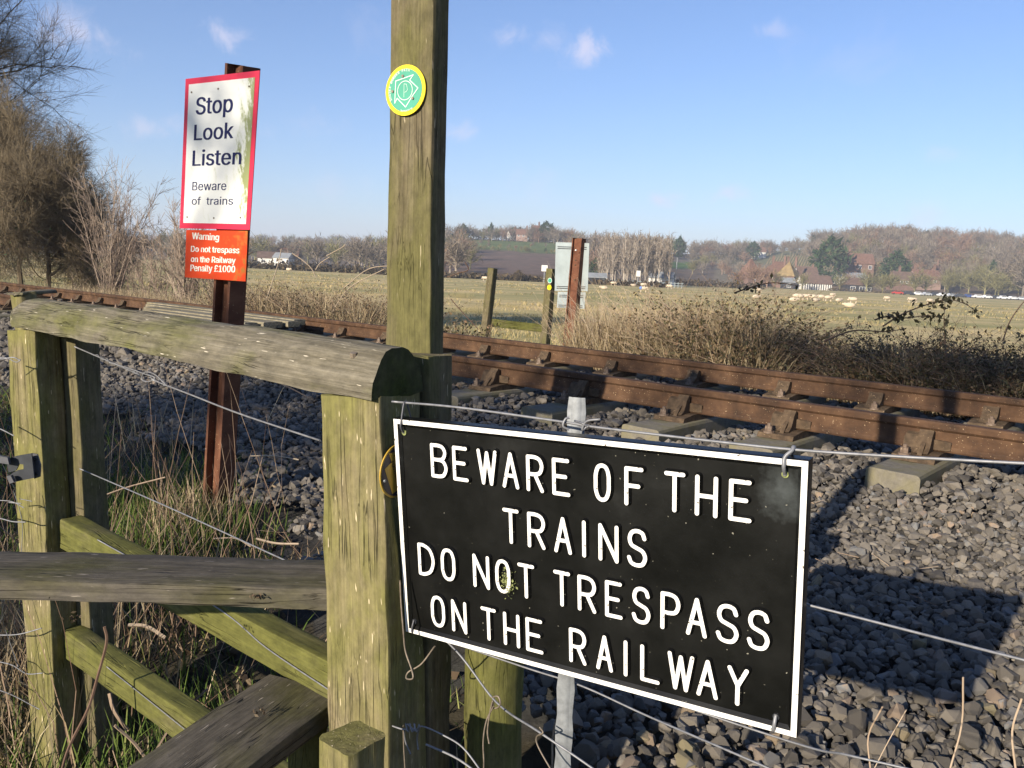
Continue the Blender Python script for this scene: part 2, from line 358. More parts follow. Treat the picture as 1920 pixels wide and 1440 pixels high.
def gz(x, y):
    x = np.asarray(x, float); y = np.asarray(y, float)
    p = x * nx + y * ny; t = x * tx + y * ty
    z = np.interp(p, PX, PZ)
    z = z + .02 * np.sin(3.1 * x + 1.7 * y) * np.sin(2.3 * y - x) * (p < 2.2) + .05 * np.sin(.05 * x) * np.sin(.07 * y) * (p > 20)
    az = np.clip(x / np.maximum(y, 1e-3), -2.5, 2.5); sx = 960 + FPX * az
    e1 = np.interp(sx, HX, HE); r0 = np.interp(sx, HX, HR0); r1 = np.interp(sx, HX, HR1)
    e0 = (FIELD - 1.55) / r0 * FPX
    f = np.clip((y - r0) / (r1 - r0), 0, 1); f = f * f * (3 - 2 * f) * .35 + f * .65
    hill = 1.55 + (e0 + (e1 - e0) * f) * np.minimum(y, r1 * 1.02) / FPX - np.maximum(0, y - r1 * 1.1) * .012
    hill = np.maximum(hill, FIELD)
    return np.where((y > r0) & (y > 60), hill, z)
def G(x, y, dz=0.0): return np.array([x, y, float(gz(x, y)) + dz])

def build_ground():
    na, nr = 420, 190
    az = np.concatenate([np.linspace(-48, 48, 300), np.linspace(48, 312, 121)[1:-1]]); na = len(az)
    r = np.concatenate([[0.02], np.geomspace(.35, 12, 85), np.geomspace(12.3, 200, 45), np.linspace(206, 900, 60), np.geomspace(920, 6500, 14)]); nr = len(r)
    A, R = np.meshgrid(np.radians(az), r, indexing='ij'); X = R * np.sin(A); Y = R * np.cos(A)
    Z = gz(X, Y); V = np.stack([X, Y, Z], -1).reshape(-1, 3); idx = np.arange(na * nr).reshape(na, nr)
    a = idx; b = np.roll(idx, -1, 0)
    F = np.stack([a[:, :-1], a[:, 1:], b[:, 1:], b[:, :-1]], -1).reshape(-1, 4)
    mb = MB(); mb.add(V, F[:, ::-1]); me = mb.mesh('ground', True)
    # land use, by place
    x, y = V[:, 0], V[:, 1]; p = x * nx + y * ny; t = x * tx + y * ty; sx = 960 + FPX * x / np.maximum(y, 1)
    col = np.zeros((len(V), 4)); col[:, 3] = 1
    soil = (.06, .05, .035); stone = (.065, .062, .06); dry = (.56, .44, .225); wood = (.16, .12, .09)
    def st(mask, c): col[mask, :3] = c
    st(p < 99999, dry); st(p < 9.8, (.16, .125, .07)); st(p < 7.0, stone); st(p < 1.75, soil)
    st((p < 0.2), (.08, .09, .03))
    far = (y > 195)
    r0 = np.interp(sx, HX, HR0); st((y > r0 - 2) & (y > 60), wood)
    e = (V[:, 2] - 1.55) / np.maximum(y, 1) * FPX
    mid = (sx > 790) & (sx < 1085) & (y > r0)
    st(mid, (.15, .105, .085)); st(mid & (e > 33), (.11, .145, .05)); st(mid & (e < -8), (.13, .085, .05))
    st((sx > 1210) & (sx < 1290) & (y > 330) & (e > 16), (.075, .14, .04)); st((sx > 1200) & (sx < 1300) & (y > 330) & (e > 28), (.16, .14, .12))
    v = (sx > 1330) & (sx < 1545) & (y > r0 + 25); st(v, (.21, .175, .12)); st(v & (e > 30), (.15, .15, .085))
    ca = me.color_attributes.new('land', 'FLOAT_COLOR', 'POINT'); ca.data.foreach_set('color', col.ravel())
    m, nt, b = newmat('ground', .97, .1)
    at_ = N(nt, 'ShaderNodeAttribute', attribute_name='land')
    mp = coords(nt); big = noise(nt, mp, .13, 6, .62, .6); fine = noise(nt, mp, 9, 6, .7); mid_ = noise(nt, coords(nt, (.35, 1, 1)), .9, 5, .65)
    hs = mixc(nt, 1.0, at_, ramp(nt, [(.3, (.62, .66, .6)), (.5, (1, 1, 1)), (.7, (1.22, 1.15, 1.05))], big), 'MULTIPLY', ao='Color')
    hs2 = mixc(nt, 1.0, hs, ramp(nt, [(.3, (.6, .62, .6)), (.65, (1.25, 1.22, 1.2))], mid_), 'MULTIPLY')
    hs3 = mixc(nt, .7, hs2, ramp(nt, [(.3, (.5, .5, .5)), (.7, (1.4, 1.4, 1.4))], fine), 'MULTIPLY')
    # greener damp streaks out in the pasture
    sep = N(nt, 'ShaderNodeSeparateXYZ'); tcn = N(nt, 'ShaderNodeTexCoord'); L(nt, tcn, 'Object', sep, 0)
    rng_ = N(nt, 'ShaderNodeMapRange'); rng_.inputs['From Min'].default_value = 14; rng_.inputs['From Max'].default_value = 22; L(nt, sep, 'Y', rng_, 0)
    gn = noise(nt, coords(nt, (.022, .085, .05)), 1.0, 6, .62, .8); gr = ramp(nt, [(.44, (0, 0, 0)), (.58, (.75, .75, .75))], gn)
    gm = N(nt, 'ShaderNodeMath', operation='MULTIPLY'); L(nt, rng_, 0, gm, 0); L(nt, gr, 0, gm, 1)
    low = N(nt, 'ShaderNodeMapRange'); low.inputs['From Min'].default_value = FIELD + .6; low.inputs['From Max'].default_value = FIELD + .1; L(nt, sep, 'Z', low, 0)
    gm2 = N(nt, 'ShaderNodeMath', operation='MULTIPLY'); L(nt, gm, 0, gm2, 0); L(nt, low, 0, gm2, 1)
    fin = mixc(nt, gm2, hs3, (.25, .24, .09))
    nt.links.new(fin.outputs['Result'], b.inputs['Base Color']); bump(nt, b, fine, 0, .7, .02)
    o = put('ground', me, m); tag(o, kind='structure'); return o
build_ground()

# ------------------------------------------------------------------ railway track
TX = (tx, ty, 0)
def tframe(p, t, z, flip=False):
    o = pt(p, t, z); s = -1 if flip else 1
    return frame(o, o + np.array([tx * s, ty * s, 0]))
trk = empty('railway_track', pt(5.417, 0, .69), 'rusty railway track on mossy concrete sleepers behind the fence', 'railway track')
def rail_mesh(L0):
    h = [(.033, -.001), (.0355, -.010), (.0345, -.034), (.028, -.041), (.021, -.047), (.0195, -.075), (.0195, -.098), (.020, -.110), (.026, -.117), (.0285, -.124), (.0285, -.138), (.025, -.146)]
    top = [(-.022, .0015), (0, .003), (.022, .0015)]
    prof = [(-a, b) for a, b in h[::-1]] + top + h; prof = [(a, b) for a, b in prof]
    mb = MB(); loft(mb, prof[::-1], np.linspace(0, L0, 90), .0004, 3)
    me = mb.mesh('rail', False); me.materials.append(M_RAIL); me.materials.append(M_RAILTOP)
    for f in me.polygons:
        if f.normal.z > .75 and f.center.z > -.02: f.material_index = 1
    return me
T0, T1 = -5.0, 55.0
rm = rail_mesh(T1 - T0)
for p in (PN, PF): put('rail', rm, None, trk, tframe(p, T0, RAILZ))
ts = [1.18, 1.88, 2.53, 3.26, 4.02]
k = 4.02
while k < 42: k += .70; ts.append(k + rng.uniform(-.02, .02))
k = 1.18
while k > -4: k -= .72; ts.append(k)
mb = MB(); loft(mb, rrect(.245, .205, .02, 2, 2), [0, .02, .05, .4, .8, 1.2, 1.6, 2.0, 2.45, 2.48, 2.5], .0022, 5, tint=.5)
sleeper_me = mb.mesh('sleeper', False); sleeper_me.materials.append(M_CONC)
def chair_mesh():
    mb = MB()
    def ext(poly, x0, x1, inset=0):
        n = len(poly); P = [(x0, a, b) for a, b in poly] + [(x1, a, b) for a, b in poly]
        mb.add(P, [[i, (i + 1) % n, n + (i + 1) % n, n + i] for i in range(n)])
        mb.f.append(np.array([list(range(n))[::-1], list(range(n, 2 * n))]) + mb.n - 2 * n); mb.t.append(np.array([.5, .5]))
    ext([(-.19, 0), (-.18, .026), (-.07, .04), (.07, .04), (.18, .026), (.19, 0)], -.1, .1)
    ext([(.036, .038), (.036, .142), (.052, .147), (.075, .12), (.100, .062), (.135, .038)], -.052, .014)
    ext([(.036, .038), (.036, .128), (.062, .118), (.095, .055), (.12, .038)], .014, .075)
    ext([(.06, .03), (.06, .11), (.118, .07), (.15, .03)], -.03, -.008)
    ext([(-.036, .04), (-.036, .085), (-.034, .125), (-.055, .128), (-.085, .075), (-.15, .032)], -.045, .045)
    return mb.mesh('chair', False)
chair_me = chair_mesh(); chair_me.materials.append(M_CHAIR)
mb = MB()
for (r_, z0, z1, k) in ((.030, .024, .036, 12), (.021, .036, .064, 6), (.011, .064, .078, 8)):
    tube(mb, [(0, 0, z0), (0, 0, z1)], r_, k)
bolt_me = mb.mesh('bolt', False); bolt_me.materials.append(M_BOLT)
mb = MB(); loft(mb, rrect(.026, .05, .004, 1, 1), [0, .02, .2, .22], .001, 4, lambda s: .8 if s < .05 else 1); key_me = mb.mesh('key', False); key_me.materials.append(M_CHAIR)
for i, t in enumerate(ts):
    jz = rng.uniform(-.006, .006) if t > 2 else 0; jt = rng.uniform(-.012, .012)
    base = pt(4.167 + rng.uniform(-.025, .025), t, .715 - .1025 + jz)
    sm = frame(base, base + np.array([nx + tx * jt, ny + ty * jt, 0]))
    so_ = put('sleeper', sleeper_me, None, trk, sm)
    for p, fl in ((PN, False), (PF, True)):
        F_ = tframe(p, t, .715 + jz + .001, fl)
        put('chair', chair_me, None, so_, F_)
        put('key', key_me, None, so_, F_ @ Matrix.Translation((-.13, .0235, .075)))
        if t < 16:
            for y_, x_ in ((.165, .045), (-.165, -.03)):
                put('bolt', bolt_me, None, so_, F_ @ Matrix.Translation((x_ if not fl else -x_, y_, 0)))
# slatted timber guard at the crossing, between and beside the rails
gd = empty('crossing_boards', pt(5.4, 8.5, .7), 'pale sawtooth timber boards laid between the rails behind the red and white sign post', 'crossing deck')
mb = MB()
prof = [(-.058, 0), (.058, 0), (.045, .075), (0.0, .125), (-.045, .075)]
loft(mb, prof[::-1], [0, .4, .8, 1.2, 1.36], .001, 2); brd = mb.mesh('board', False); brd.materials.append(M_SLAT)
mb = MB(); loft(mb, prof[::-1], [0, .3, .6], .001, 3); brd2 = mb.mesh('board', False); brd2.materials.append(M_SLAT)
def dboard(p, t0, t1, z, w=.15):
    mb = MB(); loft(mb, rrect(w, .06, .006, 1, 1), np.linspace(0, t1 - t0, 5), .001, int(p * 100)); me = mb.mesh('board'); a = pt(p, t0, z); put('board', me, M_SLAT, gd, frame(a, pt(p, t1, z + rng.uniform(-.006, .006))))
for i in range(6):
    dboard(4.86 + i * .19, 7.45 + i * .06 + .1 * (i % 2), 9.3 + i * .34, .865 + .006 * (i % 3))
dboard(4.45, 7.7, 8.2, .86, .13); dboard(4.45, 8.55, 9.05, .86, .13); dboard(4.45, 10.1, 10.7, .86, .13); dboard(4.3, 8.3, 8.8, .83, .13)

# ------------------------------------------------------------------ ballast stones
def hull_template(seed, fl=1.0):
    r = np.random.default_rng(seed); P = r.normal(size=(17, 3)); P /= np.linalg.norm(P, axis=1, keepdims=True); P *= r.uniform(.80, 1.0, (17, 1)) * np.array([1, r.uniform(.65, .95), r.uniform(.5, .8) * fl])
    bm = bmesh.new(); vs = [bm.verts.new(p) for p in P]; bmesh.ops.convex_hull(bm, input=vs)
    bm.verts.ensure_lookup_table()
    used = [v for v in bm.verts if v.link_faces]; ix = {v: i for i, v in enumerate(used)}
    V = np.array([v.co[:] for v in used]); F = np.array([[ix[v] for v in f.verts] for f in bm.faces]); bm.free(); return V, F
TEM = [hull_template(100 + i) for i in range(18)]
def rotmats(n):
    q = rng.normal(size=(n, 4)); q /= np.linalg.norm(q, axis=1, keepdims=True); a, b, c, d = q.T
    return np.stack([1 - 2 * (c * c + d * d), 2 * (b * c - d * a), 2 * (b * d + c * a), 2 * (b * c + d * a), 1 - 2 * (b * b + d * d), 2 * (c * d - b * a),
                     2 * (b * d - c * a), 2 * (c * d + b * a), 1 - 2 * (b * b + c * c)], 1).reshape(n, 3, 3)
def in_view(P, m=180):
    d = P - EYE; z = d @ cF; x = 960 + FPX * (d @ cR) / np.maximum(z, .01); y = 720 - FPX * (d @ cU) / np.maximum(z, .01)
    return (z > .2) & (x > -m - 150) & (x < 1920 + m) & (y < 1440 + m) & (y > -m)
def scatter(p0, p1, t0, t1, sp):
    P, T = np.meshgrid(np.arange(p0, p1, sp), np.arange(t0, t1, sp)); P = P.ravel() + rng.uniform(-.5, .5, P.size) * sp; T = T.ravel() + rng.uniform(-.5, .5, T.size) * sp
    return P, T
ts_ = np.array(sorted(ts))
pts, size = [], []
def foot(T):                                   # where the stones give way to turf
    return np.interp(T, [-3, 0, 1.5, 2.6, 3.6, 5, 8, 20], [1.45, 1.45, 1.55, 1.9, 2.35, 2.55, 2.7, 2.9]) + .12 * np.sin(5 * T) + .08 * np.sin(13 * T)
for (p0, p1, t0, t1, sp, s0) in ((1.3, 4.2, -3, 3.2, .0285, .0225), (1.3, 4.2, -3, 3.2, .03, .0105), (1.9, 4.2, 3.2, 7.5, .034, .026), (2.3, 4.2, 7.5, 14, .065, .045), (2.6, 4.2, 14, 24, .12, .07),
                                (4.2, 6.75, -2.5, 9, .04, .028), (4.2, 6.75, 9, 22, .085, .05), (6.75, 7.25, -2, 12, .06, .032)):
    P, T = scatter(p0, p1, t0, t1, sp)
    ok = (P > foot(T)) | (P > 4)
    ok &= rng.random(len(P)) < np.clip((P - foot(T)) * 4 + .25, .2, 1)
    X = P * nx + T * tx; Y = P * ny + T * ty; Z = gz(X, Y)
    dt = np.abs(T[:, None] - ts_[None]).min(1)
    onsl = (P > 4.14) & (P < 6.69) & (dt < .135)
    under = (P > 4.14) & (P < 6.69)
    Z = np.where(under, .64 + .02 * np.sin(7 * T), np.where(P < 4.2, np.maximum(Z, np.interp(P, [3.6, 4.14], [.50, .625])), Z))
    ok &= ~onsl
    
    Q = np.stack([X, Y, Z], 1); ok &= in_view(Q)
    Q = Q[ok]; s_ = s0 * rng.lognormal(0, .27, len(Q)); s_ = np.clip(s_, s0 * .5, s0 * 1.7)
    Q[:, 2] += s_ * rng.uniform(-.1, .75, len(Q))
    pts.append(Q); size.append(s_)
pts = np.concatenate(pts); size = np.concatenate(size)
depth = (pts - EYE) @ cF
show = size / depth; pix = pts - EYE
sx_ = 960 + FPX * (pix @ cR) / depth; sy_ = 720 - FPX * (pix @ cU) / depth
vis = (sx_ > 0) & (sx_ < 1920) & (sy_ > 0) & (sy_ < 1440) & ~((sx_ > 590) & (sx_ < 1500) & (sy_ > 760) & (sy_ < 1150)) & (sx_ > 480) & (pts[:, 2] > gz(pts[:, 0], pts[:, 1]) + .008)
order = np.argsort(-show * vis)[:300]
single = np.zeros(len(pts), bool); single[order] = True
bed = empty('ballast_bed', pt(3, 1.5, .5), None, None); bed['kind'] = 'structure'
sb = MB(); rest = np.where(~single)[0]; which = rng.integers(0, len(TEM), len(rest)); Rm = rotmats(len(rest)); Rm[:, 2] *= 1
base_t = rng.beta(2.2, 2.6, len(rest))
for k, (V, F) in enumerate(TEM):
    s_ = which == k; R_ = Rm[s_]; q = pts[rest][s_]; sz = size[rest][s_]
    W = np.einsum('nij,vj->nvi', R_, V) * sz[:, None, None]; W[:, :, 2] *= .82; W += q[:, None]
    n = len(q); FF = (F[None] + (np.arange(n) * len(V))[:, None, None]).reshape(-1, 3)
    sb.add(W.reshape(-1, 3), FF, np.repeat(base_t[s_], len(F)))
o = put('gravel', sb.mesh('gravel', False, True), M_STONE, bed); tag(o, kind='stuff')
stone_me = []
for k in range(18):
    for tv in (.25, .5, .7, .9):
        m_ = MB(); m_.add(TEM[k][0], TEM[k][1], float(np.clip(tv + rng.uniform(-.12, .12), .02, .98))); me = m_.mesh('stone', False, True)
        me.materials.append(M_STONE); stone_me.append(me)
for i in order:
    me = stone_me[rng.integers(len(stone_me))]
    q = rng.normal(size=4); from_q = Matrix.LocRotScale(Vector(pts[i]), None, None)
    from mathutils import Quaternion
    qq = Quaternion(q); qq.normalize()
    o = put('stone', me, None, bed, Matrix.Translation(Vector(pts[i])) @ qq.to_matrix().to_4x4() @ Matrix.Scale(float(size[i]), 4))

# ------------------------------------------------------------------ stile
uC = np.array([-.228, 1.38, 0.0]); uU = np.array([.768, -.640, 0]); uN = np.array([.640, .768, 0])
def sp(s, d, z): return uC + uU * s + uN * d + np.array([0, 0, z])
stile = empty('wooden_stile', sp(-.6, .06, .3), 'mossy timber stile with silvery half round top rail and a tall upright post', 'stile')
def timber(name, p0, p1, w, h, mat, parent, up=(0, 0, 1), wob=.0015, seed=0, r=.006, n=None, scale=None, prof=None, smooth=True, sub=4):
    """A sawn or rough timber from p0 to p1 (centres of its ends); w along local y, h along local z."""
    p0 = np.asarray(p0, float); p1 = np.asarray(p1, float); Lh = np.linalg.norm(p1 - p0)
    mb = MB(); loft(mb, prof or rrect(w, h, r, 2, sub), np.linspace(0, Lh, n or max(6, int(Lh / .035))), wob, seed, scale)
    me = mb.mesh(name, False)
    o = put(name, me, mat, parent, frame(p0, p1, up)); shade(me); return o
def shade(me, ang=35):
    me.polygons.foreach_set('use_smooth', np.ones(len(me.polygons), bool))
    bm = bmesh.new(); bm.from_mesh(me)
    for e in bm.edges:
        if len(e.link_faces) == 2 and e.calc_face_angle(0) > rad(ang): e.smooth = False
    bm.to_mesh(me); bm.free()
upN = tuple(uN); _a = rad(10); uR = (uN[0] * math.cos(_a) + uN[1] * -math.sin(_a) * 1.0, uN[0] * math.sin(_a) + uN[1] * math.cos(_a), 0)
# posts: centre line from foot to top; the whole stile leans so that its feet stand further along the fence
def post(name, s, d, z0, z1, w, dp, mat, lean=.075, rot=10, **k):
    a_ = rad(rot); uR = (uN[0] * math.cos(a_) - uN[1] * math.sin(a_), uN[0] * math.sin(a_) + uN[1] * math.cos(a_), 0)
    """front face at depth d, right edge at s (at the top)."""
    a = sp(s - w / 2 + lean * (z1 - z0), d + dp / 2, z0); b = sp(s - w / 2, d + dp / 2, z1)
    return timber(name, a, b, w, dp, mat, stile, up=uR, **k)
post('post', .002, 0, .1, 1.333, .124, .118, M_POST, lean=.07, rot=14, wob=.0020, seed=11, r=.004)
post('post', -.018, .135, .1, 1.392, .09, .075, M_TALL, lean=.05, wob=.0015, seed=12, r=.004)
post('tall_post', -.131, .212, .1, 2.75, .1, .05, M_TALL, lean=.028, wob=.0012, seed=13, r=.004, n=60)
post('post', -1.31, 0, .1, 1.335, .105, .075, M_POST, lean=.085, rot=15, wob=.0012, seed=14, r=.003)
post('post', -1.285, .088, .1, 1.325, .11, .075, M_TALL, lean=.085, rot=15, wob=.001, seed=15, r=.003)
# top rail: half round log, flat side down
R_ = .066
prof = [(R_ * 1.02 * math.cos(a), .0 + R_ * 1.18 * math.sin(a)) for a in np.linspace(0, math.pi, 17)] + [(-R_ * .5, -.002), (0, -.003), (R_ * .5, -.002)]
Lg = 1.45
mb = MB(); loft(mb, prof[::-1], np.concatenate([[0, .012, .03, .06], np.linspace(.1, Lg - .01, 50), [Lg]]), .0022, 21, lambda s: (1.0 if s > .05 else .62 + .38 * math.sqrt(min(1, s / .045))))
me = mb.mesh('top_rail')
for v_ in me.vertices:                          # the near end is sawn a little askew
    if v_.co.x > 1.2: v_.co.x += v_.co.y * -.13 * (v_.co.x - 1.2) / .2
shade(me, 50)
me.materials.append(M_LOG); me.materials.append(M_END)
for f in me.polygons:
    if f.normal.x > .8: f.material_index = 1
lp0 = sp(-1.45, .062, 1.342); lp1 = sp(.004, .062, 1.336)
put('top_rail', me, None, stile, frame(lp0, lp1))
mb = MB()
for (s_, d_, z_) in ((-.06, .02, 1.395), (-1.34, .03, 1.395), (-1.3, .08, 1.41)):
    q = sp(s_, d_, z_); tube(mb, [q, q + np.array([0, -.002, .008])], .006, 8)
put('nail_heads', mb.mesh('nail_heads'), M_OLDWIRE, stile)
# lower rails between the posts and the plank, the step board
timber('lower_rail', sp(-1.25, .075, .812), sp(.03, .075, .79), .055, .078, M_BEAM, stile, seed=31, r=.004, wob=.0008)
timber('lower_rail', sp(-1.28, .075, .512), sp(.05, .075, .50), .05, .078, M_BEAM, stile, seed=32, r=.004, wob=.0008)
a = at(-330, 1066, 1.46); b = at(640, 1096, 1.535)
timber('cross_plank', a, b, .15, .036, M_PLANK, stile, seed=33, r=.0025, wob=.0012, n=50)
a = at(215, 1500, 1.13); b = at(575, 1292, 1.56)
a[2] = .75; b[2] = .745
timber('step_board', a, b, .165, .035, M_PLANK, stile, seed=34, r=.0025, wob=.0012)
a = at(655, 1420, 1.2)
timber('step_post', (a[0] + .01, a[1] + .02, 0.0), (a[0], a[1] + .02, .855), .075, .075, M_POST, stile, up=upN, seed=35, r=.010, wob=.0012)
a = at(575, 1400, 1.50)
timber('step_post', (a[0], a[1], 0.1), (a[0], a[1], .755), .07, .07, M_BEAM, stile, up=upN, seed=36, r=.03, wob=.003)
# moss cap on the little post
# the small post at the far end of the log
timber('post', at(62, 700, 2.5), at(44, 548, 2.5), .06, .05, M_POST, stile, up=upN, seed=37, r=.005)
timber('cap_board', at(28, 551, 2.46), at(92, 546, 2.62), .05, .008, M_LOG, stile, seed=38, r=.002)

# ------------------------------------------------------------------ fence: posts, stake, wires
fence = empty('wire_fence', sp(.4, .1, .4), 'strained wire fence with a round timber post and galvanised stake right of the stile', 'fence')
c0 = at(921, 1250, 1.52)
prof = [(.052 * math.cos(a) * (1 + .05 * math.sin(3 * a)), .052 * math.sin(a)) for a in np.linspace(0, 2 * math.pi, 20, endpoint=False)]
timber('fence_post', (c0[0] + .03, c0[1], .05), (c0[0] - .005, c0[1], 1.16), .1, .1, M_BEAM, fence, up=upN, seed=41, wob=.0015, prof=prof)
# wavy edged galvanised stake
a = at(1082, 745, 1.262); zt = a[2]; mb = MB(); V = []; n = 56
for i in range(n):
    z = .2 + (zt - .2) * i / (n - 1); wv = .0016 * math.sin(z * 175); xo = .018 * (zt - z)
    c_ = np.array([a[0] + xo, a[1], z]); hw = .0128 + .0012 * math.sin(i * 1.9)
    sd = np.array([.97, -.24, 0]); nn = np.array([.24, .97, 0])
    V += [c_ - sd * hw, c_ - sd * hw * .45 - nn * .0015, c_ + sd * hw * .45 - nn * .0015, c_ + sd * hw, c_ + sd * hw + nn * .002, c_ + sd * hw * .45 - nn * .002, c_ - sd * hw * .45 - nn * .002, c_ - sd * hw + nn * .002]
idx = np.arange(n * 8).reshape(n, 8); mb.add(V, np.stack([idx[:-1], idx[1:], np.roll(idx[1:], -1, 1), np.roll(idx[:-1], -1, 1)], -1).reshape(-1, 4)); mb.f.append(np.array([list(range(8)), list(range(n * 8 - 8, n * 8))[::-1]])); mb.t.append(np.array([.5, .5]))
me = mb.mesh('stake'); shade(me, 50); put('stake', me, M_GALV, fence)
def wire(pts, r=.0015, mat=None, parent=None, name='wire', n=8, k=6):
    mb = MB(); tube(mb, spline(pts, n), r, k); me = mb.mesh(name, True); return put(name, me, mat or M_WIRE, parent if parent is not None else fence)
# fence line through the sign
sO = EYE + np.array([-.284, 2.134, -.375]) * .65; sX = np.array([.838, -.544, .054]); sD = np.array([.075, .081, -.994])
def fl(x, y, off=0.0):
    """pixel on the upright plane of the fence wires."""
    d = cF + cR * (x - 960) / FPX - cU * (y - 720) / FPX
    nn = np.array([.544, .838, 0]); o = sO + nn * (.004 + off); k = (nn @ (o - EYE)) / (nn @ d); return EYE + d * k
W1 = [fl(735, 753), fl(860, 764), fl(1062, 792), fl(1110, 800), fl(1300, 823), fl(1487, 843), fl(1700, 857), fl(1925, 869), fl(2150, 880)]
wire(W1, .0019)
wire([fl(1104, 797), fl(1092, 806, -.006), fl(1100, 790, -.006), fl(1126, 786, -.004)], .0018, n=6)
wire([fl(1068, 806), fl(1056, 799, -.006), fl(1060, 786, -.004), fl(1068, 783)], .0018, n=6)
wire([fl(1078, 789, .02), fl(1090, 793, -.006), fl(1103, 800, -.003)], .0016, n=6)
wire([fl(735, 938, .045), fl(1100, 1030, .045), fl(1518, 1135, .045), fl(1722, 1187, .03), fl(1925, 1239), fl(2150, 1296)], .0017)
wire([fl(735, 1131, .062), fl(1100, 1262, .062), fl(1480, 1390, .05), fl(1590, 1416), fl(1720, 1446), fl(2000, 1516)], .0015)
wire([fl(745, 1170, .065), fl(980, 1250, .062), fl(1090, 1286, .06), fl(1220, 1345, .05), fl(1440, 1440), fl(1800, 1600)], .0015)
wire([fl(700, 1105, .07), fl(840, 1205, .06), fl(930, 1316, .04), fl(1010, 1372), fl(1110, 1440), fl(1300, 1580)], .0017)
# knots, stray ends
wire([fl(922, 1308), fl(934, 1306, -.006), fl(938, 1322, -.004), fl(926, 1328), fl(924, 1314, -.006), fl(918, 1340, -.004), fl(914, 1372), fl(917, 1394)], .0013, M_OLDWIRE, n=6)
wire([fl(925, 1325, -.004), fl(912, 1352, -.004), fl(906, 1390, -.004), fl(907, 1440), fl(900, 1500)], .0013, M_OLDWIRE, n=6)
wire([fl(1012, 1364), fl(1018, 1374, -.006), fl(1006, 1382), fl(1010, 1402), fl(1040, 1455)], .0012, M_OLDWIRE, n=6)
wire([sp(.004, .02, 0) + [0, 0, fl(768, 1365)[2]], fl(757, 1368, -.01), fl(764, 1358, -.012), fl(778, 1370, -.01), fl(792, 1362, -.01), fl(830, 1378), fl(868, 1402), fl(905, 1450)], .0015, n=7)
wire([fl(758, 1366, -.008), fl(760, 1390), fl(770, 1414)], .0013, n=5)
wire([fl(788, 1362, -.008), fl(782, 1382), fl(784, 1405)], .0013, n=5)
for q in range(3): wire([fl(760 + 8 * q, 1356, -.01), fl(765 + 8 * q, 1372, -.014), fl(770 + 8 * q, 1358, .0)], .0012, n=5)
wire([fl(799, 1396), fl(860, 1424), fl(920, 1470)], .0019, n=5)
wire([fl(756, 1360), fl(757, 1400), fl(760, 1450)], .0011, M_OLDWIRE, n=5)
wire([fl(750, 1088), fl(752, 1130, -.004), fl(756, 1180, -.006), fl(760, 1220, -.004), fl(772, 1256, -.008), fl(774, 1272, -.010), fl(762, 1272, -.008), fl(766, 1260, -.006), fl(790, 1245), fl(815, 1212)], .0014, M_OLDWIRE, n=6)
# wires inside the stile bay, behind the rails
bay = empty('bay_wires', sp(-.6, .1, .9), 'pair of thin wires with a twisted join strung between the stile posts', 'fence wire')
def bp_(x, y, d=.10):
    dd = cF + cR * (x - 960) / FPX - cU * (y - 720) / FPX; o = sp(0, d, 0); k = (uN @ (o - EYE)) / (uN @ dd); return EYE + dd * k
wire([bp_(140, 650), bp_(205, 678), bp_(262, 703)], .0017, parent=bay)
wire([bp_(285, 712), bp_(360, 741), bp_(450, 776), bp_(600, 826)], .0019, parent=bay)
wire([bp_(205, 680), bp_(240, 690), bp_(268, 700), bp_(290, 708), bp_(278, 716), bp_(266, 711), bp_(272, 698), bp_(290, 702), bp_(312, 722)], .0016, parent=bay)
for (x0, y0, x1, y1) in ((175, 664, 262, 701), (280, 706, 316, 725)):
    P = [bp_(x0 + (x1 - x0) * k / 14 + 2.4 * math.sin(k * 2.2), y0 + (y1 - y0) * k / 14 + 2.4 * math.cos(k * 2.2), .10 + .003 * math.sin(k * 2)) for k in range(15)]
    wire(P, .0011, parent=bay, n=3)
wire([bp_(150, 879), bp_(300, 944), bp_(450, 1012), bp_(612, 1086)], .0016, parent=bay)
wire([bp_(183, 1012, .045), bp_(400, 1135, .045), bp_(500, 1215, .045), bp_(622, 1297, .045)], .0015, parent=bay)
wire([bp_(200, 1250, .045), bp_(290, 1322, .045), bp_(352, 1372, .045)], .0013, parent=bay)
lf = empty('side_wires', at(-60, 1000, 2.2), 'slack barbed and twisted wires fixed to the outer stile post', 'fence wire')
def lw(P, r=.0013, Y=2.15, m=None): wire([at(x, y, Y) for x, y in P], r, m, lf, n=6)
lw([(-40, 662), (0, 673), (24, 670), (38, 676)], .0016); lw([(-40, 680), (5, 670), (30, 679), (39, 674)], .0012)
lw([(-60, 780), (0, 804), (26, 817)], .0017)
lw([(-60, 960), (0, 972), (24, 978), (48, 979)], .0016); lw([(-20, 938), (20, 940), (45, 952)], .0012); lw([(14, 942), (40, 944)], .0012)
lw([(-30, 1190), (30, 1190), (78, 1178)], .0016); lw([(-30, 1236), (20, 1246), (50, 1263), (80, 1262)], .0015); lw([(-30, 1285), (20, 1302), (74, 1330)], .0014)
lw([(25, 920), (35, 950), (42, 985), (40, 1040)], .0008); lw([(10, 1180), (24, 1220), (34, 1250)], .001); lw([(36, 935), (60, 940)], .001)
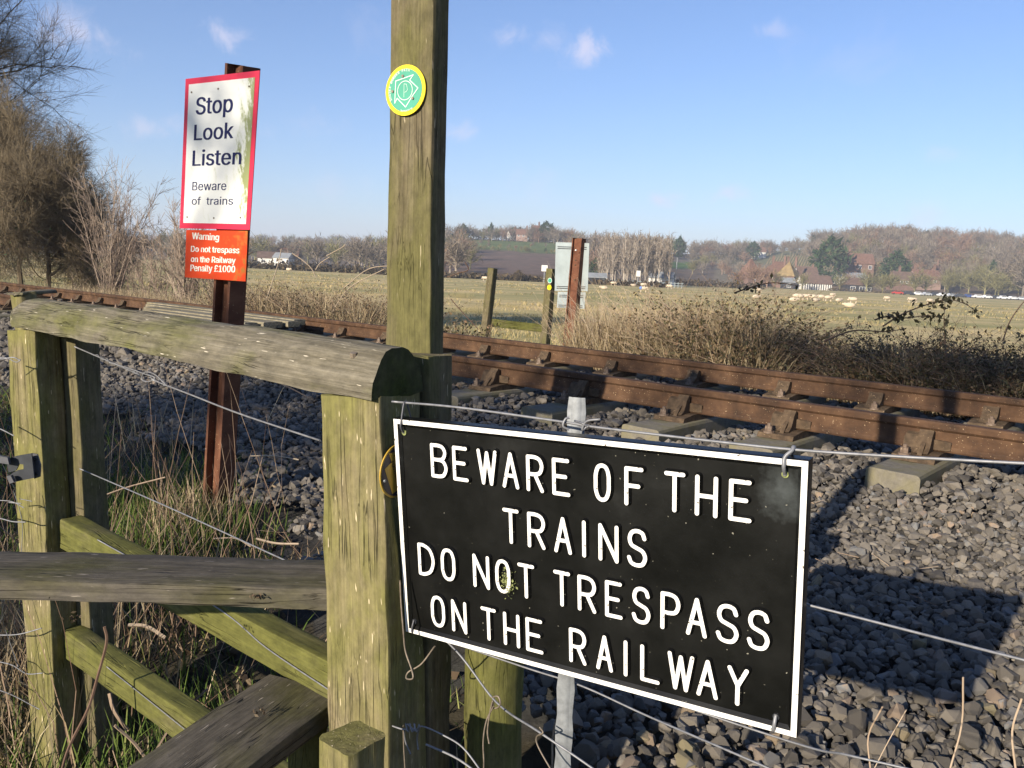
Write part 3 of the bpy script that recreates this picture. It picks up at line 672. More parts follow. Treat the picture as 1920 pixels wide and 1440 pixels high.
# gate latch bracket on the outer post
lt = empty('gate_latch', at(40, 880, 2.14), 'grey steel gate latch bracket screwed to the outer stile post', 'latch')
M_LATCH = mat_plain('latch_steel', (.03, .033, .04), .5, .5, .3, .3, 40)
M_LATCH2 = mat_plain('latch_plate', (.09, .09, .10), .5, .5, .3, .2, 40)
def plate(name, pix, Y, th, mat, parent, back=(0, 1, 0)):
    P = [at(x, y, yy) for (x, y), yy in zip(pix, Y if hasattr(Y, '__len__') else [Y] * len(pix))]; bk = np.asarray(back, float) * th; n = len(P)
    mb = MB(); mb.add(np.array(P + [p + bk for p in P]), [[i, (i + 1) % n, n + (i + 1) % n, n + i] for i in range(n)])
    mb.f.append(np.array([list(range(n)), list(range(n, 2 * n))[::-1]])); mb.t.append(np.array([.5, .5])); return put(name, mb.mesh(name), mat, parent)
plate('back_plate', [(59, 850), (70, 852), (76, 872), (75, 894), (64, 898)], 2.12, .004, M_LATCH2, lt)
plate('bracket', [(12, 862), (30, 855), (59, 850), (64, 896), (40, 901), (20, 906), (16, 892), (32, 882), (44, 880), (44, 871), (36, 870), (30, 882), (16, 886)], 2.10, .004, M_LATCH, lt)
plate('striker', [(-12, 853), (14, 858), (17, 871), (-12, 866)], 2.08, .01, M_LATCH2, lt)
plate('bracket', [(12, 893), (20, 892), (26, 904), (18, 907)], 2.08, .01, M_LATCH2, lt)
for (x, y) in ((66, 861), (69, 888)):
    mb = MB(); q = at(x, y, 2.12); tube(mb, [q, q + np.array([0, -.005, 0])], .0035, 8); put('screw', mb.mesh('screw'), M_LATCH, lt)

# ------------------------------------------------------------------ lettering
STROKES = {
 'B': [[(0, 1), (0, 0)], [(0, 0), (.5, 0), (.8, .05), (.95, .22), (.8, .41), (.5, .46), (0, .46)], [(.5, .46), (.82, .51), (1, .72), (.82, .94), (.5, 1), (0, 1)]],
 'E': [[(0, 0), (0, 1)], [(0, 0), (.95, 0)], [(0, .48), (.8, .48)], [(0, 1), (1, 1)]],
 'F': [[(0, 0), (0, 1)], [(0, 0), (1, 0)], [(0, .48), (.8, .48)]],
 'W': [[(0, 0), (.26, 1)], [(.26, 1), (.5, .05)], [(.5, .05), (.74, 1)], [(.74, 1), (1, 0)]],
 'A': [[(0, 1), (.5, 0)], [(.5, 0), (1, 1)], [(.18, .66), (.82, .66)]],
 'R': [[(0, 1), (0, 0)], [(0, 0), (.5, 0), (.85, .07), (1, .26), (.85, .46), (.5, .52), (0, .52)], [(.5, .52), (1, 1)]],
 'P': [[(0, 1), (0, 0)], [(0, 0), (.5, 0), (.85, .07), (1, .27), (.85, .48), (.5, .54), (0, .54)]],
 'D': [[(0, 0), (0, 1)], [(0, 0), (.35, 0), (.78, .12), (1, .38), (1, .62), (.78, .88), (.35, 1), (0, 1)]],
 'O': [[(.5, 0), (.2, .06), (.02, .26), (0, .5), (.02, .74), (.2, .94), (.5, 1), (.8, .94), (.98, .74), (1, .5), (.98, .26), (.8, .06), (.5, 0)]],
 'T': [[(0, 0), (1, 0)], [(.5, 0), (.5, 1)]],
 'H': [[(0, 0), (0, 1)], [(1, 0), (1, 1)], [(0, .5), (1, .5)]],
 'I': [[(.5, 0), (.5, 1)]],
 'N': [[(0, 1), (0, 0)], [(0, 0), (1, 1)], [(1, 1), (1, 0)]],
 'S': [[(.95, .2), (.82, .05), (.5, 0), (.18, .06), (.04, .24), (.16, .42), (.5, .5), (.85, .58), (1, .76), (.84, .95), (.5, 1), (.15, .95), (0, .8)]],
 'L': [[(0, 0), (0, 1)], [(0, 1), (1, 1)]],
 'Y': [[(0, 0), (.5, .48)], [(1, 0), (.5, .48)], [(.5, .48), (.5, 1)]],
}
CURVY = set('BRPDOS')
def stroke_mesh(mb, P, wt, wb, h, eps, lo, round_ends=True):
    """ridge along a 2-D line P (x right, y up): flat top of half width wt at height h, foot of half width wb."""
    P = np.asarray(P, float); d = np.gradient(P, axis=0); d /= np.linalg.norm(d, axis=1, keepdims=True); nrm = np.stack([-d[:, 1], d[:, 0]], 1)
    m = len(P); sec = [(-wb, lo), (-wt, h + eps), (wt, h + eps), (wb, lo)]
    V = np.array([[*(P[i] + nrm[i] * a), z] for i in range(m) for a, z in sec]); idx = np.arange(m * 4).reshape(m, 4)
    for j, tt in ((0, 0), (1, 1), (2, 0)):
        mb.add(V if j == 0 else np.zeros((0, 3)), np.zeros((0, 4), int)) if j == 0 else None
        base = mb.n - m * 4
        mb.f.append(np.stack([idx[:-1, j], idx[1:, j], idx[1:, j + 1], idx[:-1, j + 1]], 1)[:, ::-1] + base); mb.t.append(np.full(m - 1, float(tt)))
    if round_ends:
        k = 14
        for c in (P[0], P[-1]):
            V = [(c[0] + wb * math.cos(2 * math.pi * i / k), c[1] + wb * math.sin(2 * math.pi * i / k), lo) for i in range(k)] + \
                [(c[0] + wt * math.cos(2 * math.pi * i / k), c[1] + wt * math.sin(2 * math.pi * i / k), h + eps - .00002) for i in range(k)]
            mb.add(V, [[i, (i + 1) % k, k + (i + 1) % k, k + i] for i in range(k)], 0.0)
            mb.f.append(np.array([list(range(k, 2 * k))]) + mb.n - 2 * k); mb.t.append(np.array([1.0]))
def letter_mesh(ch, w, h, wt, wb, hh):
    mb = MB()
    for i, st in enumerate(STROKES[ch]):
        P = [(x * w, -y * h) for x, y in st]
        if ch in CURVY and len(P) > 2:
            P = [tuple(p[:2]) for p in spline([(a, b, 0) for a, b in P], 5)]
        stroke_mesh(mb, P, wt, wb, hh, .00006 * i, 0.0, True)
    me = mb.mesh('letter'); t = np.concatenate(mb.t)
    return me, t
# materials of the black sign
m, nt, b = newmat('sign_black', .36, .3); mp = coords(nt); n = noise(nt, mp, 7, 6, .65); f0 = ramp(nt, [(.3, (.003, .003, .003)), (.62, (.006, .006, .0055)), (.85, (.018, .018, .017))], n)
n2 = noise(nt, mp, 160, 1, .5); sp_ = ramp(nt, [(.765, (0, 0, 0)), (.80, (.7, .7, .7))], n2); f1 = mixc(nt, sp_, f0, (.3, .28, .22))
sepx = N(nt, 'ShaderNodeVectorMath', operation='SUBTRACT'); sepx.inputs[1].default_value = (.62, -.045, 0); L(nt, mp, 0, sepx, 0)
ln = N(nt, 'ShaderNodeVectorMath', operation='LENGTH'); L(nt, sepx, 0, ln, 0); n4 = noise(nt, mp, 45, 4, .7)
mm_ = N(nt, 'ShaderNodeMath', operation='MULTIPLY_ADD'); mm_.inputs[1].default_value = .06; L(nt, n4, 0, mm_, 0); L(nt, ln, 'Value', mm_, 2)
cl = ramp(nt, [(.03, (.6, .6, .6)), (.07, (0, 0, 0))], mm_); f2 = mixc(nt, cl, f1, (.09, .1, .1))
nt.links.new(f2.outputs['Result'], b.inputs['Base Color']); rr_ = ramp(nt, [(.3, (.28, .28, .28)), (.7, (.5, .5, .5))], n); L(nt, rr_, 0, b, 'Roughness')
nb = noise(nt, mp, 420, 2, .5); bump(nt, b, nb, 0, .15, .0005)
M_SBLK = m
m, nt, b = newmat('sign_white', .45, .4); mp = coords(nt); n = noise(nt, mp, 95, 5, .7)
f = mixc(nt, ramp(nt, [(.635, (0, 0, 0)), (.67, (1, 1, 1))], n), (.82, .79, .74), (.09, .07, .05)); nt.links.new(f.outputs['Result'], b.inputs['Base Color']); M_SWHT = m
M_LICHEN = mat_plain('lichen', (.23, .25, .1), .95, .1, 0, .5, 220)

SW, SH = .65, .65 / 1.756
Mz = Matrix.Identity(4); nS = np.cross(sX, -sD); nS /= np.linalg.norm(nS)
for i in range(3): Mz[i][0], Mz[i][1], Mz[i][2], Mz[i][3] = sX[i], -sD[i], nS[i], sO[i]
bs = empty('warning_sign', tuple(sO + sX * SW / 2 + sD * SH), 'black sign with raised white letters BEWARE OF THE TRAINS wired to the fence', 'sign')
mb = MB()
mb.box((SW / 2, -SH / 2, -.0075), (SW, SH, .013))
put('panel', mb.mesh('panel'), M_SBLK, bs, Mz)
mb = MB(); bw = .0082                          # raised border with a sloping inner edge
O_ = [(0, 0), (SW, 0), (SW, -SH), (0, -SH)]
def inset(k): return [(k, -k), (SW - k, -k), (SW - k, -SH + k), (k, -SH + k)]
lv = [(O_, -.001), (inset(.0008), .0045), (inset(bw), .0045), (inset(bw + .005), 0.0)]
V = [(x, y, z) for q, z in lv for x, y in q]; F = []; T_ = []
for a in range(3):
    for i in range(4): F.append([a * 4 + i, (a + 1) * 4 + i, (a + 1) * 4 + (i + 1) % 4, a * 4 + (i + 1) % 4]); T_.append(1 if a == 1 else 0)
mb.add(V, F); me = mb.mesh('border'); me.materials.append(M_SBLK); me.materials.append(M_SWHT)
for i, f in enumerate(me.polygons): f.material_index = T_[i]
put('border', me, None, bs, Mz)
rows = [("BEWAREOFTHE", .090, [(.113, .163), (.179, .224), (.25, .306), (.32, .365), (.385, .43), (.452, .497), (.555, .595), (.627, .67), (.716, .761), (.782, .829), (.851, .897)]),
        ("TRAINS", .326, [(.317, .361), (.384, .431), (.454, .499), (.525, .533), (.565, .613), (.633, .679)]),
        ("DONOTTRESPASS", .551, [(.057, .108), (.129, .173), (.226, .274), (.291, .333), (.354, .399), (.45, .493), (.512, .558), (.58, .622), (.644, .687), (.71, .754), (.767, .812), (.831, .878), (.895, .94)]),
        ("ONTHERAILWAY", .783, [(.09, .134), (.155, .201), (.244, .288), (.309, .355), (.372, .419), (.488, .532), (.557, .598), (.623, .635), (.664, .709), (.727, .786), (.792, .838), (.857, .901)])]
HW = .0029
for txt, v0, us in rows:
    for ch, (u0, u1) in zip(txt, us):
        wd = max((u1 - u0) * SW - 2 * HW, .0001); hh = .150 * SH - 2 * HW
        me, t = letter_mesh(ch, wd, hh, HW, HW * 1.75, .0052)
        me.materials.append(M_SBLK); me.materials.append(M_SWHT)
        me.polygons.foreach_set('material_index', t.astype(np.int32))
        put('letter', me, None, bs, Mz @ Matrix.Translation((u0 * SW + HW, -v0 * SH - HW, .0001)))
mb = MB(); q = rng.normal(size=(260, 2)) * [.006, .011]; 
P_ = np.stack([.325 * SW + q[:, 0], -(.655 * SH) + q[:, 1], np.full(260, .0008) + rng.uniform(0, .005, 260)], 1); leaves(mb, P_, rng.uniform(.002, .006, 260), flat=1)
put('lichen_patch', mb.mesh('lichen_patch'), M_LICHEN, bs, Mz)['kind'] = 'stuff'
def spt(u, v, w): 
    q = Mz @ Vector((u * SW, -v * SH, w)); return np.array(q[:])
for (u, v, e) in ((.028, .062, 1), (.956, .058, 1), (.027, .945, -1), (.956, .945, -1)):
    mb = MB(); tube(mb, [spt(u, v, -.002), spt(u, v, .0012)], .0045, 12); put('hole', mb.mesh('hole'), M_LICHEN if e > 0 else M_LATCH, bs)
    mb = MB(); z0 = .045 if e > 0 else -.03
    if e > 0:
        wp = fl(760, 757) if u < .5 else fl(1487, 843)
        P = spline([spt(u, v, .002), spt(u, v - .03, .008), spt(u, v - .062, .005), wp + nS * .004, wp + [0, 0, .003], wp - nS * .004, spt(u, v - .05, -.018)], 5)
    else: P = spline([spt(u, v - .01, .001), spt(u, v + .02, .007), spt(u - .003, v + .05, .004), spt(u - .005, v + .062, -.016)], 5)
    tube(mb, P, .0016 if u < .5 else .0026, 6); put('cable_tie', mb.mesh('cable_tie', True), M_WIRE if u > .5 else M_LATCH2, bs)

# ---- printed text
def load_font():
    try: return bpy.data.fonts.load(os.path.join(bpy.utils.system_resource('DATAFILES'), 'fonts', 'Inter.woff2'))
    except Exception: return None
FONT = load_font()
_tc = {}
def text_tris(s, off=0.0):
    """a string as thin horizontal strips filled by the winding of its outlines."""
    if s in _tc: return _tc[s]
    c = bpy.data.curves.new('t', 'FONT'); c.body = s; c.resolution_u = 4; c.fill_mode = 'NONE'
    if FONT: c.font = FONT
    o = bpy.data.objects.new('t', c); COL.objects.link(o)
    me = bpy.data.meshes.new_from_object(o.evaluated_get(bpy.context.evaluated_depsgraph_get()))
    V = np.array([v.co[:2] for v in me.vertices]); E = np.array([e.vertices[:] for e in me.edges])
    bpy.data.objects.remove(o); bpy.data.curves.remove(c); bpy.data.meshes.remove(me)
    A, B = V[E[:, 0]], V[E[:, 1]]; ys = np.linspace(V[:, 1].min(), V[:, 1].max(), 61); P, F = [], []
    for y0, y1 in zip(ys[:-1], ys[1:]):
        y = (y0 + y1) / 2; k = (A[:, 1] < y) != (B[:, 1] < y); a, b = A[k], B[k]; sl = (b[:, 0] - a[:, 0]) / (b[:, 1] - a[:, 1]); x = a[:, 0] + sl * (y - a[:, 1]); sg = np.where(b[:, 1] > a[:, 1], 1, -1)
        o_ = np.argsort(x); w_ = 0; start = None
        for q in o_:
            w2 = w_ + sg[q]
            if w_ == 0 and w2 != 0: start = q
            elif w_ != 0 and w2 == 0:
                n_ = len(P); h_ = (y1 - y0) / 2; d0 = np.clip(sl[start], -3, 3) * h_; d1 = np.clip(sl[q], -3, 3) * h_
                P += [(x[start] - d0, y0, 0), (x[q] - d1, y0, 0), (x[q] + d1, y1, 0), (x[start] + d0, y1, 0)]; F.append([n_, n_ + 1, n_ + 2, n_ + 3])
            w_ = w2
    _tc[s] = (np.array(P), F); return _tc[s]
def CAPH():
    return text_tris('H')[0][:, 1].max()
def add_text(mb, s, x0, x1, ybase, cap, z=.0006, off=0.0, fn=None):
    for k, dx in enumerate((-1, 0, 1) if off > 0 else (0,)): add_text_(mb, s, x0 + dx * off * cap * 3.6, x1 + dx * off * cap * 3.6, ybase, cap, z + k * .00006, 0.0, fn)
def add_text_(mb, s, x0, x1, ybase, cap, z=.0006, off=0.0, fn=None):
    """fit the string between x0 and x1, capitals cap high above ybase (y up)."""
    V, F = text_tris(s, off); V = V.copy(); w0, w1 = V[:, 0].min(), V[:, 0].max()
    V[:, 0] = x0 + (V[:, 0] - w0) / (w1 - w0) * (x1 - x0); V[:, 1] = ybase + V[:, 1] / CAPH() * cap; V[:, 2] = z
    if fn: V = fn(V)
    b0 = mb.n; mb.v.append(V); mb.n += len(V)
    for n_ in set(map(len, F)):
        G_ = np.array([f for f in F if len(f) == n_]) + b0; mb.f.append(G_); mb.t.append(np.full(len(G_), .5))

# ---- red and white railway sign on a steel post
O1 = EYE + np.array([-3.18057, 8.4983, 1.6176 - 0.0]) * .42; X1 = np.array([.8475, -.5308, .0009]); D1 = np.array([-.1086, .1786, -.9779])
PW, PH = .42, .42 / .7128
M1 = Matrix.Identity(4); n1 = np.cross(X1, -D1); n1 /= np.linalg.norm(n1)
for i in range(3): M1[i][0], M1[i][1], M1[i][2], M1[i][3] = X1[i], -D1[i], n1[i], O1[i]
M1i = M1.inverted()
def p1(x, y):
    """pixel on the plane of the red and white panel, in its own coordinates."""
    d = cF + cR * (x - 960) / FPX - cU * (y - 720) / FPX; k = (n1 @ (O1 - EYE)) / (n1 @ d); q = M1i @ Vector(EYE + d * k); return q.x, q.y
M_RED = mat_plain('sign_red_border', (.62, .03, .07), .4, .4, 0, .08, 10)
m, nt, b = newmat('sign_panel_white', .35, .45); mp = coords(nt)
n = noise(nt, coords(nt, (1, .35, 1)), 28, 7, .75); sx__ = N(nt, 'ShaderNodeSeparateXYZ'); L(nt, mp, 0, sx__, 0)
g = N(nt, 'ShaderNodeMapRange'); g.inputs['From Min'].default_value = .22; g.inputs['From Max'].default_value = .38; g.inputs['To Max'].default_value = .42; L(nt, sx__, 'X', g, 0)
g2 = N(nt, 'ShaderNodeMapRange'); g2.inputs['From Min'].default_value = -.08; g2.inputs['From Max'].default_value = -.3; g2.inputs['To Min'].default_value = -.2; g2.inputs['To Max'].default_value = .0; L(nt, sx__, 'Y', g2, 0)
ad = N(nt, 'ShaderNodeMath', operation='ADD'); L(nt, g, 0, ad, 0); L(nt, n, 0, ad, 1); ad2 = N(nt, 'ShaderNodeMath', operation='ADD'); L(nt, ad, 0, ad2, 0); L(nt, g2, 0, ad2, 1)
f = mixc(nt, ramp(nt, [(.66, (0, 0, 0)), (.74, (.95, .95, .95))], ad2), (.74, .74, .70), (.10, .115, .03)); f_ = mixc(nt, ramp(nt, [(.56, (0, 0, 0)), (.72, (.5, .5, .5))], ad2), f, (.42, .45, .2))
nt.links.new(f_.outputs['Result'], b.inputs['Base Color']); M_PWH = m
m, nt, b = newmat('sign_red_warning', .4, .4); mp = coords(nt); n = noise(nt, mp, 22, 6, .7); sx__ = N(nt, 'ShaderNodeSeparateXYZ'); L(nt, mp, 0, sx__, 0)
g = N(nt, 'ShaderNodeMapRange'); g.inputs['From Min'].default_value = .15; g.inputs['From Max'].default_value = .4; g.inputs['To Max'].default_value = .2; L(nt, sx__, 'X', g, 0)
ad = N(nt, 'ShaderNodeMath', operation='ADD'); L(nt, g, 0, ad, 0); L(nt, n, 0, ad, 1)
f = mixc(nt, ramp(nt, [(.56, (0, 0, 0)), (.76, (.9, .9, .9))], ad), (.62, .055, .012), (.26, .17, .03)); nt.links.new(f.outputs['Result'], b.inputs['Base Color']); M_WRED = m
M_NAVY = mat_plain('print_navy', (.012, .014, .075), .5, .3, 0, .1, 5)
M_PRINTW = mat_plain('print_white', (.72, .68, .6), .5, .3, 0, .35, 60)
base1 = at(408, 1003, 3.90)
rs = empty('railway_sign', (base1[0], base1[1], float(gz(base1[0], base1[1]))), 'white sign with red border reading Stop Look Listen on a rusty steel post', 'sign')
def slab(name, x0, x1, y0, y1, z0, z1, mat, parent, M):
    mb = MB(); mb.box(((x0 + x1) / 2, (y0 + y1) / 2, (z0 + z1) / 2), (abs(x1 - x0), abs(y1 - y0), z1 - z0)); return put(name, mb.mesh(name), mat, parent, M)
slab('panel', 0, PW, -PH, 0, -.003, 0, M_RED, rs, M1)
x0, y0 = p1(354, 160); x1, y1 = p1(459, 417)
bx = .0225
slab('panel_face', bx, PW - bx, -PH + bx, -bx, .0002, .0009, M_PWH, rs, M1)
def t1(s, xa, xb, v_top, v_base, off=0.0):
    mb = MB(); add_text(mb, s, xa * PW, xb * PW, -v_base * PH, (v_base - v_top) * PH, .0014, off); put('lettering', mb.mesh('lettering'), M_NAVY, rs, M1)
t1('Stop', .175, .675, .128, .237, .012); t1('Look', .165, .705, .302, .404, .012); t1('Listen', .158, .83, .470, .573, .012)
t1('Beware', .168, .650, .680, .738, .006); t1('of  trains', .168, .755, .783, .835, .006)
c4 = [p1(348, 431), p1(463, 433), p1(459, 528), p1(345, 520)]
mb = MB(); mb.add([(x, y, z) for z in (-.006, -.0035) for x, y in c4], [[3, 2, 1, 0], [4, 5, 6, 7], [0, 1, 5, 4], [1, 2, 6, 5], [2, 3, 7, 6], [3, 0, 4, 7]])
put('lower_panel', mb.mesh('lower_panel'), M_WRED, rs, M1)
def t2(s, xa, xb, yt, yb, off=.008):
    (a, c), (b_, d), (_, e) = p1(xa, yb), p1(xb, yb + 3), p1(xa, yt); mb = MB(); sl_ = (d - c) / (b_ - a)
    add_text(mb, s, a, b_, 0, e - c, -.0030, off, lambda V: V + np.stack([0 * V[:, 0], c + (V[:, 0] - a) * sl_, 0 * V[:, 0]], 1)); put('lettering', mb.mesh('lettering'), M_PRINTW, rs, M1)
t2('Warning', 359, 409, 436, 448, .02); t2('Do not trespass', 357, 447, 461, 472, .018); t2('on the Railway', 357, 440, 480, 491, .018); t2('Penalty £1000', 356, 439, 496, 508, .018)
for (u, v) in ((.10, .09), (.47, .085), (.88, .09), (.11, .92), (.5, .925), (.87, .92)):
    mb = MB(); tube(mb, [(u * PW, -v * PH, .0009), (u * PW, -v * PH, .0035)], .0035, 8); put('rivet', mb.mesh('rivet'), M_OLDWIRE, rs, M1)
def hsection(wd, dp, tf, tw):
    a, b_, = wd / 2, dp / 2
    return [(-a, -b_), (-a + tf, -b_), (-a + tf, -tw / 2), (a - tf, -tw / 2), (a - tf, -b_), (a, -b_), (a, b_), (a - tf, b_), (a - tf, tw / 2), (-a + tf, tw / 2), (-a + tf, b_), (-a, b_)]
def steel_post(name, p0, p1_, xdir, wd, dp, mat, parent, tf=.012, tw=.012):
    mb = MB(); Lh = float(np.linalg.norm(np.asarray(p1_) - np.asarray(p0))); loft(mb, hsection(wd, dp, tf, tw), np.linspace(0, Lh, 6), .0003, 2)
    # local x up the post, local y = xdir
    x = Vector(np.asarray(p1_) - np.asarray(p0)).normalized(); y = Vector(xdir); y = (y - x * y.dot(x)).normalized(); z = x.cross(y); Mx = Matrix.Identity(4)
    for i in range(3): Mx[i][0], Mx[i][1], Mx[i][2], Mx[i][3] = x[i], y[i], z[i], p0[i]
    return put(name, mb.mesh(name), mat, parent, Mx)
def p_w(x, y):
    a_, b_ = p1(x, y); return (M1 @ Vector((a_, b_, 0)))[:]
tp = at(440, 126, 3.53); bt = np.array([base1[0], base1[1], float(gz(base1[0], base1[1])) - .1])
tp2 = np.array([*p_w(438, 128)]) - n1 * .058 + np.array([.004, 0, .018]); L_ = (tp2[2] - (bt[2])) / .9779; bt2 = tp2 + D1 * L_
steel_post('post', bt2 - X1 * .022, tp2 - X1 * .022, X1, .098, .085, M_IRON, rs, .013, .012)

mb = MB()
for (x, y, Yk, sz) in ((103, 1086, 1.50, .008), (118, 1083, 1.5, .007), (134, 1160, 1.395, .009), (395, 1083, 1.5, .005), (480, 1118, 1.44, .006), (98, 1118, 1.43, .004), (490, 1335, 1.42, .007)):
    c = at(x, y, Yk); q = c + rng.normal(size=(26, 3)) * [sz, sz, sz * .3]; leaves(mb, q, rng.uniform(.3, 1, 26) * sz * 1.3, rng.beta(2, 3, 26), 1)
put('dirt_crumbs', mb.mesh('dirt_crumbs', False, True), M_DEBRIS, stile)['kind'] = 'stuff'

# ---- second railway sign, seen from behind, beyond the track
Y2 = 11.0; b2 = at(1069, 640, Y2); g2_ = float(gz(b2[0], b2[1])); t2p = at(1086, 447, Y2)
bs2 = empty('railway_sign', (b2[0], b2[1], g2_), 'grey back of a second railway sign on a brown steel post beyond the track', 'sign')
ax2 = np.array([.93, .12, 0]); ax2 = np.array([.80, -.6, 0]); nb2 = np.array([-.6, -.8, 0])
dn = (b2 - t2p); dn = dn / np.linalg.norm(dn)
steel_post('post', b2 + dn * (b2[2] - g2_ + .1), t2p, ax2, .14, .1, M_IRON2, bs2, .013, .03)
def back(pix, name):
    o = at(1072, 500, Y2) - nb2 * .065; P = []
    for x, y in pix:
        d = cF + cR * (x - 960) / FPX - cU * (y - 720) / FPX; k = (nb2 @ (o - EYE)) / (nb2 @ d); P.append(EYE + d * k)
    mb = MB(); n = len(P); mb.add(np.array(P + [p - nb2 * .003 for p in P]), [[i, (i + 1) % n, n + (i + 1) % n, n + i] for i in range(n)])
    mb.f.append(np.array([list(range(n)), list(range(n, 2 * n))[::-1]])); mb.t.append(np.array([.5, .5])); put(name, mb.mesh(name), M_ALU, bs2); return P
P = back([(1042, 454), (1105, 456), (1102, 546), (1040, 545)], 'panel'); Q = back([(1046, 547), (1098, 548), (1096, 579), (1044, 577)], 'lower_panel')
for (A_, B_, C_, D_, ks) in ((P[0], P[1], P[3], P[2], (.09, .91)), (Q[0], Q[1], Q[3], Q[2], (.2, .82))):
    for k in ks:
        for dz in (0, .022):
            a = A_ + (C_ - A_) * k + (B_ - A_) * .07 + nb2 * .008 - [0, 0, dz]; b_ = B_ + (D_ - B_) * k - (B_ - A_) * .07 + nb2 * .008 - [0, 0, dz]
            mb = MB(); tube(mb, [a, b_], .004, 4); put('mounting_rail', mb.mesh('mounting_rail'), M_LATCH2, bs2)
for y in (469, 488, 497, 525):
    q = at(1080 - (y - 480) * .04, y, Y2 - .09); mb = MB(); tube(mb, [q, q + nb2 * .015], .009, 8); put('bolt', mb.mesh('bolt'), M_SWHT if y == 469 else M_CHAIR, bs2)

# ---- far stile beyond the track
fs = empty('far_stile', tuple(G(-.1, 11.6)), 'small far stile of two posts and a green rail beyond the railway track', 'stile')
Yf = 11.5
def fpost(xt, yt, xb, w):
    t_ = at(xt, yt, Yf); b_ = at(xb, 618, Yf); d = (b_ - t_); s_ = (t_[2] - float(gz(b_[0], b_[1])) + .1) / (t_[2] - b_[2])
    timber('post', t_ + d * s_, t_, w, w, M_TALL, fs, up=tuple(uN), seed=int(xt), r=.006, n=24)
fpost(924, 503, 911, .095); fpost(1034, 504, 1024, .10)
timber('cross_rail', at(922, 605, Yf), at(1028, 617, Yf), .03, .10, M_BEAM, fs, seed=77, r=.004, n=20)
def disc(name, c, xd, nrm, r, ring, body, parent_mat, label, th=.002):
    """round marker plate at c facing nrm, xd to its right."""
    xd = Vector(xd).normalized(); nn = Vector(nrm).normalized(); yd = nn.cross(xd); Mx = Matrix.Identity(4)
    for i in range(3): Mx[i][0], Mx[i][1], Mx[i][2], Mx[i][3] = xd[i], yd[i], nn[i], c[i]
    e = empty(name, tuple(c), label, 'waymarker')
    for (nm, rr, z0, z1, mt) in (('rim', r, 0, th, ring), ('face', r * .84, th + .0001, th + .0007, body)):
        mb = MB(); k = 40; V = [(rr * math.cos(2 * math.pi * i / k), rr * math.sin(2 * math.pi * i / k), z) for z in (z0, z1) for i in range(k)]
        mb.add(V, [[i, (i + 1) % k, k + (i + 1) % k, k + i] for i in range(k)]); mb.f.append(np.array([list(range(k, 2 * k))])); mb.t.append(np.array([.5])); put(nm, mb.mesh(nm), mt, e, Mx)
    return e, Mx
M_YEL = mat_plain('marker_yellow', (.82, .60, .01), .45, .4, 0, .05, 5); M_GRN = mat_plain('marker_green', (.055, .30, .20), .5, .4, 0, .1, 12)
M_MW = mat_plain('marker_white', (.7, .78, .68), .5, .3, 0, .08, 9); M_DKR = mat_plain('marker_dark', (.03, .022, .03), .5, .4, 0, .2, 20); M_BRASS = mat_plain('marker_gold', (.42, .26, .03), .5, .4, 0, .15, 30)
def on_plane(x, y, o, n):
    d = cF + cR * (x - 960) / FPX - cU * (y - 720) / FPX; return EYE + d * ((n @ (o - EYE)) / (n @ d))
R0_ = .0445
uRv = np.array(uR); uUv = np.array([uRv[1], -uRv[0], 0])
fc = sp(-.131 - .05 + .028 * .8, .212 + .025, 1.95) - uRv * .025
c_ = on_plane(764, 170.5, fc, uRv) - uRv * .0045
dm, Md = disc('waymarker', c_, uUv, -uRv, R0_, M_YEL, M_GRN, None, 'green waymarker disc with yellow rim and white arrow nailed to the tall post')
zt = .0031
def mk(P, wd, mat, name, closed=False, parent=None, Mx=None, e=0.0):
    mb = MB(); P = [tuple(p) for p in P]
    segs = list(zip(P[:-1], P[1:])) + ([(P[-1], P[0])] if closed else [])
    for i, (a, b_) in enumerate(segs):
        a = np.array(a); b_ = np.array(b_); d = (b_ - a) / np.linalg.norm(b_ - a); n_ = np.array([-d[1], d[0]]) * wd / 2; zz = zt + e + (i % 2) * .00008
        q = [a - n_ - d * wd * .4, b_ - n_ + d * wd * .4, b_ + n_ + d * wd * .4, a + n_ - d * wd * .4]; mb.add([(*v, zz) for v in q], [[0, 1, 2, 3]])
    return put(name, mb.mesh(name), mat, parent, Mx)
def dpx(x, y): return ((x - 455) / 355 * R0_, -(y - 728) / 515 * R0_ - (x - 455) / 355 * R0_ * .04)
mk([dpx(*p) for p in ((285, 540), (595, 425), (535, 530), (685, 690), (590, 850), (475, 1070), (320, 890), (278, 990))], .0014, M_MW, 'arrow_mark', True, dm, Md)
mk([(dpx(456, 735)[0] + .0165 * math.cos(a), dpx(456, 735)[1] + .0165 * math.sin(a)) for a in np.linspace(0, 2 * math.pi, 28, endpoint=False)], .0011, M_MW, 'circle_mark', True, dm, Md, .0001)
mk([dpx(*p) for p in ((440, 870), (435, 600), (480, 610), (500, 720), (480, 760), (450, 770))], .0006, M_MW, 'figure_mark', False, dm, Md)
def arc_text(s, a0, a1, r, size, parent, Mx, mat, inward=False):
    mb = MB(); n = len(s)
    for i, ch in enumerate(s):
        if ch == ' ': continue
        a = rad(a0 + (a1 - a0) * i / (n - 1)); rot = a - math.pi / 2 if not inward else a + math.pi / 2
        def fn(V, a=a, rot=rot):
            W = V.copy(); c, s_ = math.cos(rot), math.sin(rot); W[:, 0] = r * math.cos(a) + V[:, 0] * c - V[:, 1] * s_; W[:, 1] = r * math.sin(a) + V[:, 0] * s_ + V[:, 1] * c; return W
        add_text(mb, ch, -size * .33, size * .33, 0, size, zt, .01, fn)
    put('lettering', mb.mesh('lettering'), mat, parent, Mx)
arc_text('SUSSEX BORDER PATH', 207, 78, .0325, .0048, dm, Md, M_MW)
